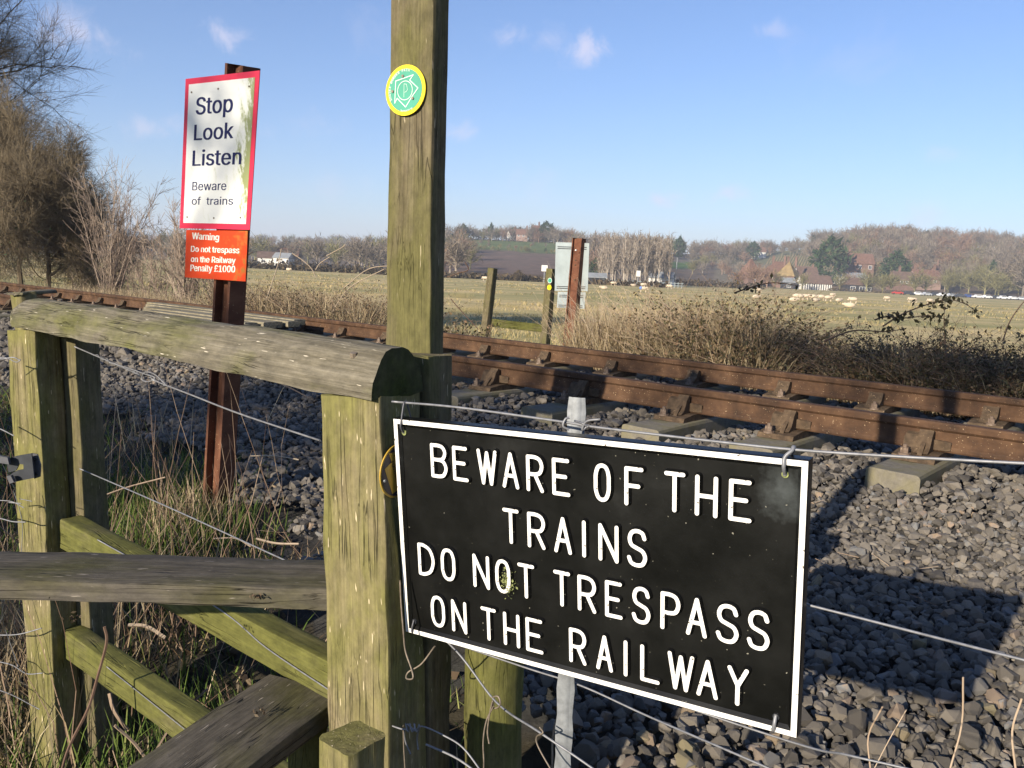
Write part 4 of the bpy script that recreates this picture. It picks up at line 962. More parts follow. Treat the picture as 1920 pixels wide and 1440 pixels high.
arc_text('Sponsored by', 258, 298, .0375, .003, dm, Md, M_MW, True)
for (x, y) in ((413, 445), (235, 750), (600, 895)):
    q = dpx(x, y); mb = MB(); tube(mb, [(*q, .002), (*q, .0048)], .0026, 8); put('nail', mb.mesh('nail'), M_OLDWIRE, dm, Md)
fc = sp(.002 - .062 + .07 * .13, .059, 1.2) + uUv * .064
c_ = on_plane(741, 882, fc, uUv)
d2, Md2 = disc('waymarker', c_ + uUv * .0025, uRv, uUv, .0445, M_BRASS, M_DKR, None, 'dark disc with gold PUBLIC FOOTPATH arrow on the shaded side of the mossy post')
for f in d2.children:
    if f.name.startswith('face'): f.scale = (1.1, 1.1, 1)
R1_ = .041
AR = [(-.62, .80), (.25, .80), (.9, .2), (.55, .1), (.15, -.75), (-.32, -.88), (-.85, .22), (-.42, .42)]
mb = MB(); V = [(x * R1_, y * R1_, .0031) for x, y in AR]; mb.v.append(np.array(V)); mb.n = len(V); mb.f.append(np.array([list(range(len(V)))])); mb.t.append(np.array([.5])); put('arrow_mark', mb.mesh('arrow_mark'), M_BRASS, d2, Md2)
mb = MB(); r_ = rad(-66)
for s, o_ in (('PUBLIC', .006), ('FOOTPATH', -.005)):
    def fn(V, o_=o_):
        W = V.copy(); c, s_ = math.cos(r_), math.sin(r_); x = V[:, 0]; y = V[:, 1] + o_; W[:, 0] = x * c - y * s_ - .006; W[:, 1] = x * s_ + y * c; W[:, 2] = .0036; return W
    wd = .021 if s == 'FOOTPATH' else .015; add_text(mb, s, -wd, wd, 0, .006, .0036, .012, fn)
put('lettering', mb.mesh('lettering'), M_DKR, d2, Md2)
for (x, y) in ((.15, .92), (-.85, -.25)):
    mb = MB(); tube(mb, [(x * R1_, y * R1_, .002), (x * R1_, y * R1_, .005)], .0025, 8); put('nail', mb.mesh('nail'), M_GALV, d2, Md2)
for (x, y, bd, lb) in ((1031, 526, M_GRN, 'tiny pale green marker disc near the top of the far stile post'), (1030, 539, M_YEL, 'tiny yellow marker disc below the green one on the far stile post')):
    q = at(x, y, Yf - .075); disc('waymarker', q, uU, -uN, .034, M_MW if bd is M_GRN else M_YEL, bd, None, lb)

# ------------------------------------------------------------------ plants
def stemset(mb, base, n, lean, L0, arch, r0, segs=7, tint=(.2, .9), leaf=None, leafn=0, leafs=.03, spread=.6):
    """n arching canes out of base points (callable), with leaves on another mesh."""
    B = base(n); th = rng.uniform(0, 2 * math.pi, n); le = rng.uniform(.35, 1, n) * L0
    tilt = rng.uniform(0, spread, n) ** 1.0
    D = np.stack([np.cos(th) * np.sin(tilt) + lean[0], np.sin(th) * np.sin(tilt) + lean[1], np.cos(tilt)], 1); D /= np.linalg.norm(D, axis=1, keepdims=True)
    P = B.copy(); tn = rng.uniform(*tint, n); rr = r0 * rng.uniform(.6, 1.2, n); hz = np.stack([np.cos(th), np.sin(th), 0 * th], 1)
    for s_ in range(segs):
        D = D + hz * arch / segs - np.array([0, 0, 1]) * arch * (s_ / segs) * 1.2 / segs + rng.normal(size=(n, 3)) * .09; D /= np.linalg.norm(D, axis=1, keepdims=True)
        Q = P + D * (le / segs)[:, None]; prisms(mb, P, Q, rr * (1 - s_ / segs * .75), rr * (1 - (s_ + 1) / segs * .75), tn)
        if leaf is not None and 1 <= s_ <= 5:
            k = leafn; PP = np.repeat(P, k, 0) + np.repeat(Q - P, k, 0) * rng.random((n * k, 1)) + rng.normal(size=(n * k, 3)) * .018
            leaves(leaf, PP, rng.uniform(.5, 1.2, n * k) * leafs, np.clip(rng.beta(2, 2.4, n * k), 0, 1), flat=.8)
        P = Q
    return P
def on_band(p0, p1, t0, t1, clump=0):
    def f(n):
        p = rng.uniform(p0, p1, n); t = rng.uniform(t0, t1, n)
        if clump: c = rng.uniform(t0, t1, clump); t = c[rng.integers(0, clump, n)] + rng.normal(0, .12, n)
        x = p * nx + t * tx; y = p * ny + t * ty; return np.stack([x, y, gz(x, y) - .03], 1)
    return f
def t_at(x, p):
    """distance along the track where the line at offset p passes under picture column x."""
    r = (x - 960) / FPX; return p * (nx - r * ny) / (r * ty - tx)
def plant(name, label, group, loc, parts, cat='bush', kind=None):
    e = empty(name, tuple(loc), label, cat, group)
    for nm, mb, mat in parts:
        if mb.n:
            o = put(nm, mb.mesh(nm, False, True), mat, e); o.matrix_local = PM[e].inverted()
            o['kind'] = 'stuff'
    return e
def bramble(label, p0, p1, xa, xb, h, n, leafn, straw, name='bramble_bush', leafs=.04, r0=.0035, lean=(0, 0), arch=.9, spread=.6, tint=(.1, .85)):
    pm = (p0 + p1) / 2; ta, tb = t_at(xa, pm), t_at(xb, pm); ta, tb = min(ta, tb), max(ta, tb)
    st, lf_ = MB(), MB(); b = on_band(p0, p1, ta, tb)
    stemset(st, b, n, lean, h * 1.25, arch, r0, 7, tint, lf_ if leafn else None, leafn, leafs, spread)
    gs = MB()
    if straw:
        q = b(straw); D = rng.normal(size=(straw, 3)) * .35; D[:, 2] = 1; D[:, 0] += lean[0]; D[:, 1] += lean[1]
        blades(gs, q, D, rng.uniform(.3, 1.0, straw) * h, rng.uniform(.004, .010, straw), rng.beta(2.2, 2, straw))
    c = pt(pm, (ta + tb) / 2); c[2] = float(gz(c[0], c[1]))
    return plant(name, label, None, c, [('canes', st, M_STEM), ('leaves', lf_, M_LEAF), ('dead_grass', gs, M_STRAW)])
# beyond the track, from the left of the view to the right
bramble('tangled brown bramble thicket beyond the track just left of the tall post', 7.3, 8.6, 440, 745, .95, 1700, 4, 9500, leafs=.028, lean=(.1, 0))
bramble('low straw coloured scrub behind the red and white sign beyond the track', 7.3, 9.2, 150, 450, .62, 900, 1, 9500, leafs=.025)
bramble('low dead grass and scrub at the far left beyond the rails', 7.3, 10, -160, 160, .4, 300, 0, 5200)
bramble('leafy bramble clump just right of the tall post beyond the track', 7.3, 8.3, 800, 880, .62, 120, 5, 250, leafs=.045)
bramble('pale straw coloured bush between the far sign and the dark brambles', 7.0, 8.2, 1120, 1340, .95, 1100, 0, 20000, lean=(.2, 0), arch=.5, tint=(.5, 1))
bramble('brown twiggy bramble with scattered leaves beside the straw coloured bush', 7.0, 8.1, 1300, 1480, 1.08, 1700, 4, 7000, leafs=.034)
bramble('low thorny scrub in the gap between the two larger bushes', 7.0, 8.0, 1460, 1650, .30, 700, 3, 2600, leafs=.024)
bramble('dark leafy bramble thicket beyond the track at the edge of the field', 6.95, 8.2, 1630, 1990, .82, 4400, 6, 6500, leafs=.028, tint=(0, .6))
bramble('dark bramble thicket continuing along the track past the fence', 6.95, 8.4, 1980, 2300, .84, 1400, 6, 2500, leafs=.028, tint=(0, .6))
# single long canes against the sky and the field
lc = MB(); ll = MB()
for P, lf_n in (([(1655, 612), (1690, 590), (1735, 572), (1775, 562), (1810, 570), (1836, 590)], 34), ([(1880, 640), (1895, 600), (1925, 560), (1960, 530)], 6), ([(1775, 700), (1772, 640), (1770, 600), (1772, 566)], 20),
                ([(1380, 548), (1410, 538), (1450, 530), (1500, 536)], 10), ([(1640, 600), (1660, 594), (1700, 596), (1740, 592), (1780, 600)], 30), ([(1545, 640), (1600, 620), (1660, 622), (1700, 615)], 8)):
    q = spline([at(x, y, 6.4) for x, y in P], 5); tube(lc, q, np.linspace(.006, .002, len(q)), 4, .15)
    c = q[rng.integers(0, len(q), lf_n * 2)] + rng.normal(size=(lf_n * 2, 3)) * .022; leaves(ll, c, rng.uniform(.025, .055, lf_n * 2), rng.uniform(.1, .6, lf_n * 2), .8)
for P in ([(548, 475), (570, 490), (585, 505), (592, 520)], [(592, 506), (600, 494), (618, 482)], [(612, 480), (640, 465), (648, 458)], [(500, 560), (520, 500), (528, 466)], [(645, 540), (690, 505), (735, 498)], [(620, 590), (655, 540), (720, 505)]):
    q = spline([at(x, y, 11.6) for x, y in P], 5); tube(lc, q, .006, 4, .8)
for P in ([(845, 560), (862, 580), (890, 610), (897, 618)], [(838, 520), (860, 512), (878, 506), (872, 492)], [(1045, 610), (1080, 600), (1110, 604), (1126, 628)]):
    q = spline([at(x, y, 9.5) for x, y in P], 5); tube(lc, q, .005, 4, .1)
plant('bramble_canes', 'long single bramble canes arching above the thickets beyond the track', None, at(1700, 700, 6.4), [('canes', lc, M_STEM), ('leaves', ll, M_LEAF)], 'brambles')

# dead grass and weeds, stuff
def grass_stuff(name, P, mat, hmin, hmax, wmin, wmax, tilt, beta=(2, 2), tshift=0):
    n = len(P); D = rng.normal(size=(n, 3)) * tilt; D[:, 2] = 1; mb = MB()
    blades(mb, P, D, rng.uniform(hmin, hmax, n), rng.uniform(wmin, wmax, n), np.clip(rng.beta(*beta, n) + tshift, 0, 1)); o = put(name, mb.mesh(name, False, True), mat); return tag(o, kind='stuff')
def ground_pts(n, p0, p1, t0, t1, keep=None):
    p = rng.uniform(p0, p1, n); t = rng.uniform(t0, t1, n)
    if keep is not None: k = keep(p, t); p, t = p[k], t[k]
    x = p * nx + t * tx; y = p * ny + t * ty; return np.stack([x, y, gz(x, y) - .01], 1)
def patch(p, t, f=3.0, th=.1): return np.sin(f * p + 1.3 * np.sin(f * .7 * t)) * np.sin(f * .83 * t + 1.1) + rng.uniform(-.5, .5, len(p)) > th
near_keep = lambda p, t: (p < foot(t) + rng.uniform(-.3, .12, len(p)))
A_ = ground_pts(34000, .2, 3.1, .4, 9, near_keep)
grass_stuff('green_grass', A_[rng.random(len(A_)) < .62], M_GRASS, .04, .17, .003, .007, .45, (2, 2.4))
grass_stuff('dead_grass', ground_pts(16000, .2, 3.1, .4, 9, near_keep), M_STRAW, .03, .14, .0025, .006, .9, (1.8, 2.2), -.22)
lit = ground_pts(14000, .2, 3.0, .4, 8, near_keep); mb = MB(); leaves(mb, lit + [0, 0, .02], rng.uniform(.015, .05, len(lit)), rng.beta(1.5, 3, len(lit)), 1); tag(put('litter', mb.mesh('litter', False, True), M_DEBRIS), kind='stuff')
# tufts and dead stalks round the foot of the sign post and along the left
def tuft(x, y, Y, n, h, mat, r=.12, nm='grass_tuft', label=None, tilt=.3, lean=(0, 0)):
    c = at(x, y, Y); q = np.stack([c[0] + rng.normal(0, r, n), c[1] + rng.normal(0, r, n), 0 * rng.random(n)], 1); q[:, 2] = gz(q[:, 0], q[:, 1])
    D = rng.normal(size=(n, 3)) * tilt; D[:, 2] = 1; D[:, 0] += lean[0]; D[:, 1] += lean[1]; mb = MB(); blades(mb, q, D, rng.uniform(.4, 1, n) * h, rng.uniform(.003, .006, n), rng.beta(2, 2, n))
    e = empty(nm, tuple(G(c[0], c[1])), label, 'grass tuft'); o = put('blades', mb.mesh('blades', False, True), mat, e); o['kind'] = 'stuff'; o.matrix_local = PM[e].inverted(); return e
tuft(350, 945, 3.6, 300, .32, M_STRAW, .10, label='tall straw and green tuft leaning on the foot of the rusty sign post')
tuft(350, 985, 3.5, 600, .26, M_GRASS, .13, label='green tuft under the straw stalks beside the sign post')
tuft(250, 930, 3.9, 800, .30, M_GRASS, .22, label='green grass clump left of the sign post by the ballast edge')
tuft(405, 1015, 3.3, 160, .1, M_STRAW, .16, label='flattened straw lying in front of the sign post foot')
tuft(215, 860, 4.6, 120, .5, M_STRAW, .35, label='thin dead stalks standing above the shaded ballast edge')
tuft(60, 1380, 2.0, 900, .3, M_GRASS, .3, label='green grass clump below the outer stile post')
tuft(-20, 1180, 2.6, 900, .5, M_STRAW, .3, label='dead grass behind the slack wires at the outer post')
ds = MB(); dl = MB()
def seg_stalks(n, c, r, h, rad0, tilt, tint):
    th = rng.normal(size=(n, 2)) * r; B = np.stack([c[0] + th[:, 0], c[1] + th[:, 1], 0 * th[:, 0]], 1); B[:, 2] = gz(B[:, 0], B[:, 1])
    D = rng.normal(size=(n, 3)) * tilt; D[:, 2] = 1; P = B; le = rng.uniform(.4, 1, n) * h
    for s_ in range(4):
        D = D + rng.normal(size=(n, 3)) * .12; D /= np.linalg.norm(D, axis=1, keepdims=True); Q = P + D * le[:, None] / 4; prisms(ds, P, Q, rad0 * (1 - s_ * .2), rad0 * (.8 - s_ * .2), rng.uniform(*tint, n)); P = Q
for (x, y, Y, n, r, h) in ((200, 900, 4.4, 26, .3, .6), (330, 960, 3.6, 24, .12, .4), (60, 1200, 2.5, 60, .3, .8), (20, 1000, 3.0, 90, .4, .9), (120, 1000, 3.4, 60, .4, .6), (450, 1000, 3.3, 25, .2, .35), (300, 1250, 2.5, 60, .25, .3)):
    c = at(x, y, Y); seg_stalks(n, c, r, h, .002, .4, (.05, .6))
for (x0, y0, x1, y1, Y, r) in ((150, 948, 310, 895, 3.3, .003), (220, 720, 205, 900, 4.0, .002), (1070, 1285, 1035, 1440, 1.75, .0022), (1655, 1325, 1632, 1440, 1.7, .002), (1806, 1270, 1782, 1440, 1.6, .002), (1916, 1310, 1905, 1445, 1.5, .0022), (1460, 1255, 1400, 1420, 1.9, .002),
                               (1640, 1440, 1700, 1330, 1.7, .0012), (205, 1300, 240, 1370, 2.2, .005), (215, 1360, 285, 1440, 2.1, .004), (240, 1172, 310, 1196, 2.6, .006), (400, 1010, 470, 1025, 3.2, .003), (480, 1010, 560, 1020, 3.1, .004), (470, 855, 560, 862, 4.0, .003),
                               (500, 710, 590, 752, 6.0, .004), (1180, 1130, 1250, 1180, 2.5, .002)):
    a = at(x0, y0, Y); b_ = at(x1, y1, Y * (1.0)); m_ = (a + b_) / 2 + rng.normal(size=3) * .008; tube(ds, spline([a, m_, b_], 4), r, 4, rng.uniform(.5, 1))
q = spline([at(196, 1175, 1.9), at(200, 1205, 1.9), at(183, 1270, 1.9), at(165, 1330, 1.88), at(130, 1400, 1.85), at(112, 1460, 1.8)], 5); tube(ds, q, .0035, 5, .12)
q = spline([at(290, 1410, 1.9), at(330, 1350, 1.95), at(390, 1290, 2.0)], 5); tube(ds, q, .003, 4, .5)
q = spline([at(640, 1010, 2.2), at(400, 985, 3.0), at(340, 1040, 3.0)], 5)
o = put('dead_stalks', ds.mesh('dead_stalks', False, True), M_STEM); tag(o, kind='stuff')
# dead twigs and stalks scattered over the stones
tw = MB(); P_, T_ = scatter(1.8, 4.0, -2, 9, .16); k = rng.random(len(P_)) < .3; P_, T_ = P_[k], T_[k]; x = P_ * nx + T_ * tx; y = P_ * ny + T_ * ty; z = gz(x, y) + .035
th = rng.uniform(0, 6.28, len(x)); le = rng.uniform(.03, .13, len(x)); a = np.stack([x, y, z], 1); b_ = a + np.stack([np.cos(th) * le, np.sin(th) * le, rng.uniform(-.01, .03, len(x))], 1)
prisms(tw, a, b_, .0014, .001, rng.uniform(.3, 1, len(x))); tag(put('twig_litter', tw.mesh('twig_litter', False, True), M_STEM), kind='stuff')
# cess and field edge beyond the track
E1 = ground_pts(34000, 6.9, 10.5, -3, 26, lambda p, t: rng.random(len(p)) < .9); E1 = E1[in_view(E1)]
grass_stuff('verge_grass', E1, M_STRAW, .08, .3, .006, .014, .5, (2, 2.3))
# rough pasture tufts
n = 26000; Yd = 15 * np.exp(rng.uniform(0, math.log(170 / 15), n)); xs = rng.uniform(-150, 2070, n); X_ = (xs - 960) / FPX * Yd
k = (np.sin(X_ * .16 + 2 * np.sin(Yd * .05)) + np.sin(Yd * .21 + X_ * .03) + rng.normal(0, .7, n) > .25) & (X_ * nx + Yd * ny > 14); Q = np.stack([X_[k], Yd[k], gz(X_[k], Yd[k])], 1)
h_ = rng.uniform(.1, .34, len(Q)); D = rng.normal(size=(len(Q), 3)) * .3; D[:, 2] = 1; mb = MB()
for j in range(3):
    blades(mb, Q + rng.normal(size=Q.shape) * [.15, .15, 0], D + rng.normal(size=D.shape) * .3 * [1, 1, 0], h_, np.maximum(.015, Q[:, 1] * .0008), np.clip(rng.normal(.55, .22, len(Q)), 0, 1))
M_RUSH = mat_tint('rush', [(0, (.13, .115, .045)), (.4, (.25, .21, .09)), (.75, (.38, .30, .15)), (1, (.48, .38, .2))])
tag(put('field_grass', mb.mesh('field_grass', False, True), M_RUSH), kind='stuff')
for (x, y, Y, hh, lb) in ((890, 575, 52, .75, 'dark rush clump in the field beside the far stile'), (993, 593, 46, .6, 'round rush clump framed by the two posts of the far stile'), (865, 545, 75, .9, 'rush clump on the pasture left of the far stile'), (960, 566, 60, .5, 'small rush tuft in the pasture between the far posts')):
    c = at(x, y, Y); tf = tuft(x, y, Y, 500, hh, M_RUSH, .55, 'rush_clump', lb, .35)
    for ch in tf.children: ch.data.transform(Matrix.Translation((c[0], c[1], FIELD)) @ Matrix.Scale(1.0, 4) @ Matrix.Translation((-c[0], -c[1], -FIELD)))

# ------------------------------------------------------------------ bare trees
def tree_mesh(seed, H, spread, depth=6, lean=(0, 0), trunk=.16, tw_len=.5, nb=(2, 4), start=.12, up=.25, fine=2):
    """trunk and boughs in one mesh, the fine twigs in a second one."""
    r = np.random.default_rng(seed); big, small = MB(), MB()
    segs = [(np.zeros(3), np.array([lean[0], lean[1], 1.0]), H * .36, trunk, 0)]; S0, S1, R0a, R1a, dep = [], [], [], [], []
    while segs:
        P, D, Ln, rr, d = segs.pop()
        D = D / np.linalg.norm(D); k = 4; q = P; dd = D
        for s_ in range(k):
            dd = dd + r.normal(size=3) * .13 + np.array([0, 0, up * .12]); dd /= np.linalg.norm(dd); q2 = q + dd * Ln / k
            r1 = rr * (1 - .35 * (s_ + 1) / k); S0.append(q); S1.append(q2); R0a.append(rr * (1 - .35 * s_ / k)); R1a.append(r1); dep.append(d)
            if d < depth and (s_ >= 1 or d > 0) and r.random() < (.75 if d > 0 else (.9 if s_ >= start * 8 else .3)):
                th = r.uniform(0, 6.28); a = np.cross(dd, [math.cos(th), math.sin(th), .1]); a /= np.linalg.norm(a); an = r.uniform(.5, 1.1) * spread
                segs.append((q2, dd * math.cos(an) + a * math.sin(an) + [0, 0, up * .4], Ln * r.uniform(.55, .85), r1 * r.uniform(.45, .65), d + 1))
            q = q2
        if d < depth:
            for _ in range(r.integers(1, 3)):
                th = r.uniform(0, 6.28); a = np.cross(dd, [math.cos(th), math.sin(th), .1]); a /= np.linalg.norm(a); an = r.uniform(.15, .5) * spread
                segs.append((q, dd * math.cos(an) + a * math.sin(an), Ln * r.uniform(.65, .9), rr * .6, d + 1))
    S0, S1, R0a, R1a, dep = map(np.array, (S0, S1, R0a, R1a, dep)); mn = .0028
    bigm = dep <= 2
    prisms(big, S0[bigm], S1[bigm], np.maximum(R0a[bigm], mn), np.maximum(R1a[bigm], mn), .35, 6)
    prisms(small, S0[~bigm], S1[~bigm], np.maximum(R0a[~bigm], mn), np.maximum(R1a[~bigm], mn), r.uniform(.2, .8, (~bigm).sum()), 3)
    tips = S1[dep >= depth - 1]; dirs = (S1 - S0)[dep >= depth - 1]; dirs /= np.linalg.norm(dirs, axis=1, keepdims=True)
    for _ in range(fine):
        D = dirs + r.normal(size=dirs.shape) * .55; D /= np.linalg.norm(D, axis=1, keepdims=True); le = r.uniform(.3, 1, len(tips)) * tw_len
        Q = tips + D * le[:, None]; prisms(small, tips, Q, mn, mn * .6, r.uniform(.3, .9, len(tips)))
        D2 = D + r.normal(size=D.shape) * .5; prisms(small, tips + D * le[:, None] * .5, tips + D * le[:, None] * .5 + D2 * le[:, None] * .5, mn * .8, mn * .5, r.uniform(.3, .9, len(tips)))
    return big, small, S1
def put_tree(name, label, pos, big, small, leafmb=None, group=None, scale=1, rz=0, mt=None, ml=None):
    e = empty(name, tuple(pos), label, 'tree', group, rz)
    Mx = PM[e] @ Matrix.Scale(scale, 4); put('trunk', big.mesh('trunk', False, True), mt or M_TWIG, e, Mx); put('crown', small.mesh('crown', False, True), mt or M_TWIG, e, Mx)
    if leafmb is not None: put('leaves', leafmb.mesh('leaves', False, True), ml or M_IVY, e, Mx)
    return e
# the big tree at the left edge
def ivy_on(S1, zmax, n, seed, spread=.35, size=.09):
    r = np.random.default_rng(seed); k = S1[S1[:, 2] < zmax]; mb = MB()
    P = k[r.integers(0, len(k), n)] + r.normal(size=(n, 3)) * spread; leaves(mb, P, r.uniform(.5, 1.2, n) * size, np.clip(r.beta(2, 3, n), 0, 1), .8); return mb
b_, s_, e_ = tree_mesh(5, 9.0, .95, 5, (.03, 0), .2, .8, up=.25, fine=5)
c = G(-16.9, 23.5); put_tree('bare_tree', 'tall bare winter tree with ivy on its lower boughs at the left edge', c, b_, s_, ivy_on(e_, 3.4, 700, 2, .5, .08))
b_, s_, e_ = tree_mesh(9, 5.2, 1.1, 5, (.06, -.02), .12, .7, up=.05, fine=4)
c = G(-17.6, 26.5); put_tree('bare_tree', 'lower spreading bare tree leaning out in front of the tall one', c, b_, s_, ivy_on(e_, 2.6, 700, 3, .45, .08))
b_, s_, e_ = tree_mesh(12, 7.0, 1.1, 5, (0, 0), .14, .7, up=.15, fine=2)
c = G(-20.5, 28.0); put_tree('bare_tree', 'bare tree behind the tall one, mostly beyond the left edge', c, b_, s_, ivy_on(e_, 3.5, 700, 4, .5, .08))
# trees behind the viewer, whose shade falls on the ballast, the sign and the brambles
def q_al(q, al): return .793 * q + .609 * al, -.609 * q + .793 * al
e = empty('ivy_tree', (*q_al(-4.9, -13.2), 0), 'ivy clad tree with overhanging boughs standing behind the viewer', 'tree')
tb, tl = MB(), MB(); r = np.random.default_rng(77); x_, y_ = q_al(-4.9, -13.2); hub = np.array([x_, y_, 4.6])
tube(tb, spline([(x_, y_, -.2), (x_ + .1, y_, 2.2), tuple(hub), (x_ - .2, y_, 6.6)], 5), np.linspace(.24, .07, 16), 8, .3)
for (q, al, z, rq, ra, rz_, n) in ((-5.3, -13, 6.0, .75, .9, .75, 1100), (-4.3, -12.8, 5.6, .6, .8, .5, 950), (-2.95, -13, 4.95, .35, .4, .22, 260), (-5.0, -13, 4.9, .8, .6, .35, 500), (-4.1, -13.4, 6.5, .4, .6, .35, 260), (-5.9, -13.2, 5.3, .5, .7, .5, 500), (-3.15, -13, 6.9, .3, .4, .3, 60), (-3.3, -13, 6.1, .35, .4, .3, 150),
                                   (-2.6, -13, 7.75, .35, .5, .28, 150), (-1.9, -13, 7.8, .5, .6, .42, 520), (-1.1, -13.2, 7.75, .5, .6, .42, 520), (-.4, -13, 7.9, .4, .5, .4, 360), (-3.6, -13, 7.2, .4, .5, .2, 70)):
    c = np.array([*q_al(q, al), z + .42]); eq = np.array([.793, -.609, 0]); ea = np.array([.609, .793, 0])
    g = r.normal(size=(n, 3)) * .6; P = c + g[:, :1] * rq * eq + g[:, 1:2] * ra * ea + g[:, 2:] * rz_ * np.array([0, 0, 1]); leaves(tl, P, r.uniform(.06, .16, n), r.beta(2, 3, n), .8)
    q_ = spline([tuple(hub), tuple((hub + c) / 2 + [0, 0, .35]), tuple(c)], 5); tube(tb, q_, np.linspace(.06, .02, len(q_)), 5, .4)
    k = r.integers(0, n, n // 4); prisms(tb, np.repeat(c[None], len(k), 0) + r.normal(size=(len(k), 3)) * .12, P[k], .01, .004, .4)
for nm, mb_, mt_ in (('trunk', tb, M_TWIG), ('leaves', tl, M_IVY)): put(nm, mb_.mesh(nm, False, True), mt_, e)
# many stemmed bare shrubs beyond the track
def shrub(x, Y, h, n, label, sd):
    global rng
    st = MB(); c = G((x - 960) / FPX * Y, Y)
    def base(k): th = rng.uniform(0, 6.28, k); r_ = rng.uniform(0, .22, k); return np.stack([c[0] + np.cos(th) * r_, c[1] + np.sin(th) * r_, np.full(k, c[2])], 1)
    P0 = base(n); th = rng.uniform(0, 6.28, n); tilt = rng.uniform(.02, .42, n); D = np.stack([np.cos(th) * np.sin(tilt), np.sin(th) * np.sin(tilt), np.cos(tilt)], 1); le = rng.uniform(.55, 1, n) * h; P = P0; rr = rng.uniform(.008, .016, n); tn = rng.uniform(.45, 1, n)
    for s_ in range(9):
        D = D + rng.normal(size=D.shape) * .06; D /= np.linalg.norm(D, axis=1, keepdims=True); Q = P + D * le[:, None] / 9; prisms(st, P, Q, rr * (1 - s_ * .1), rr * (.9 - s_ * .1), tn)
        for _ in range(2 if s_ < 3 else 3):
            D2 = D + rng.normal(size=D.shape) * .38; D2 /= np.linalg.norm(D2, axis=1, keepdims=True); l2 = rng.uniform(.1, .32, n) * h * .5; T = P + D2 * l2[:, None]; prisms(st, P, T, .0042, .0025, tn)
            for __ in range(2): D3 = D2 + rng.normal(size=D.shape) * .5; Mx = P + D2 * l2[:, None] * .5; prisms(st, Mx, Mx + D3 * l2[:, None] * .45, .003, .002, tn)
        P = Q
    return plant('bare_shrub', label, None, c, [('stems', st, M_STEM2)], 'shrub')
M_STEM2 = mat_tint('shrub_stem', [(0, (.09, .06, .05)), (.5, (.17, .125, .1)), (1, (.32, .25, .19))])
shrub(205, 19.5, 3.3, 34, 'bare many stemmed shrub between the big tree and the red and white sign', 1)
shrub(262, 21.0, 2.5, 16, 'slender bare shrub just right of the many stemmed one', 2)
shrub(345, 16.5, 2.3, 30, 'bare shrub partly behind the red and white sign', 3)
shrub(300, 17.5, 1.7, 16, 'small bare shrub leaning right of the slender one', 4)
shrub(158, 23.0, 2.4, 18, 'bare shrub against the foot of the big tree', 5)
shrub(400, 17.5, 1.8, 14, 'bare shrub hidden in part by the sign post', 6)
for k_, (x, Y, H_, sd, lb) in enumerate(((88, 23.0, 3.4, 51, 'rounded twiggy bush under the right side of the big tree'), (35, 22.0, 3.8, 52, 'dense twiggy bush at the left edge beyond the rails'), (-35, 21.0, 4.2, 53, 'twiggy bush just outside the left edge beyond the rails'))):
    b_, s_, e_ = tree_mesh(sd, H_, 1.15, 5, (0, 0), .07, .45, up=.1, start=.0, fine=3); c = G((x - 960) / FPX * Y, Y); put_tree('twiggy_bush', lb, c, b_, s_, ivy_on(e_, 2.0, 500, sd, .3, .06))


# ------------------------------------------------------------------ the far side of the valley
def crown_template(seed, kind):
    """unit tree: height 1, spread about .7; returns V, F(tri), tint."""
    r = np.random.default_rng(seed); mb = MB()
    if kind == 'ever':
        n = 1100; th = r.uniform(0, 6.28, n); z = r.beta(1.6, 1.5, n); rad_ = .36 * np.sin(np.clip(z * 1.05 + .05, 0, 1) * math.pi) ** .6 * r.uniform(.55, 1.05, n)
        P = np.stack([np.cos(th) * rad_, np.sin(th) * rad_, .12 + z * .88], 1); s = r.uniform(.025, .06, n); a = r.normal(size=(n, 3)) * s[:, None]; b = r.normal(size=(n, 3)) * s[:, None]
        mb.add(np.stack([P, P + a, P + b], 1).reshape(-1, 3), np.arange(n * 3).reshape(-1, 3), r.uniform(.1, .9, n))
        prisms(mb, [[0, 0, 0]], [[0, 0, .3]], .03, .02, .2); return mb
    pop = kind == 'poplar'
    n = 46 if not pop else 26; th = r.uniform(0, 6.28, n); el = r.uniform(.15, 1.35, n) if not pop else r.uniform(1.0, 1.45, n)
    z0 = r.uniform(.15, .5, n) if not pop else r.uniform(.1, .85, n)
    D = np.stack([np.cos(th) * np.cos(el), np.sin(th) * np.cos(el), np.sin(el)], 1); le = (r.uniform(.25, .5, n) if not pop else r.uniform(.12, .3, n)) * (1.1 - z0 * .6)
    P = np.stack([0 * th, 0 * th, z0], 1); Q = P + D * le[:, None]
    prisms(mb, [[0, 0, 0]], [[0, 0, .55 if not pop else 1.0]], .022 if not pop else .012, .012 if not pop else .003, .95)
    prisms(mb, P, Q, .008, .004, r.uniform(.5, .9, n))
    k = 7 if not pop else 6
    PP = np.repeat(P, k, 0) + np.repeat(Q - P, k, 0) * r.uniform(.35, 1.1, (n * k, 1)); dd = np.repeat(D, k, 0) * .8 + r.normal(size=(n * k, 3)) * .6; dd[:, 2] += .35; dd /= np.linalg.norm(dd, axis=1, keepdims=True)
    l2 = r.uniform(.07, .2, n * k) * (1 if not pop else .6); wv = r.normal(size=(n * k, 3)); wv /= np.linalg.norm(wv, axis=1, keepdims=True); ww = (.008 if not pop else .006)
    T = PP + dd * l2[:, None]; tt = r.uniform(.15, .85, n * k)
    for f_ in (.0, .45):
        d2 = dd + r.normal(size=dd.shape) * .5 * (f_ > 0); A = PP + dd * l2[:, None] * f_; B = A + d2 * l2[:, None] * (1 - f_ * .4)
        mb.add(np.stack([A - wv * ww, A + wv * ww, B], 1).reshape(-1, 3), np.arange(n * k * 3).reshape(-1, 3), tt)
    return mb
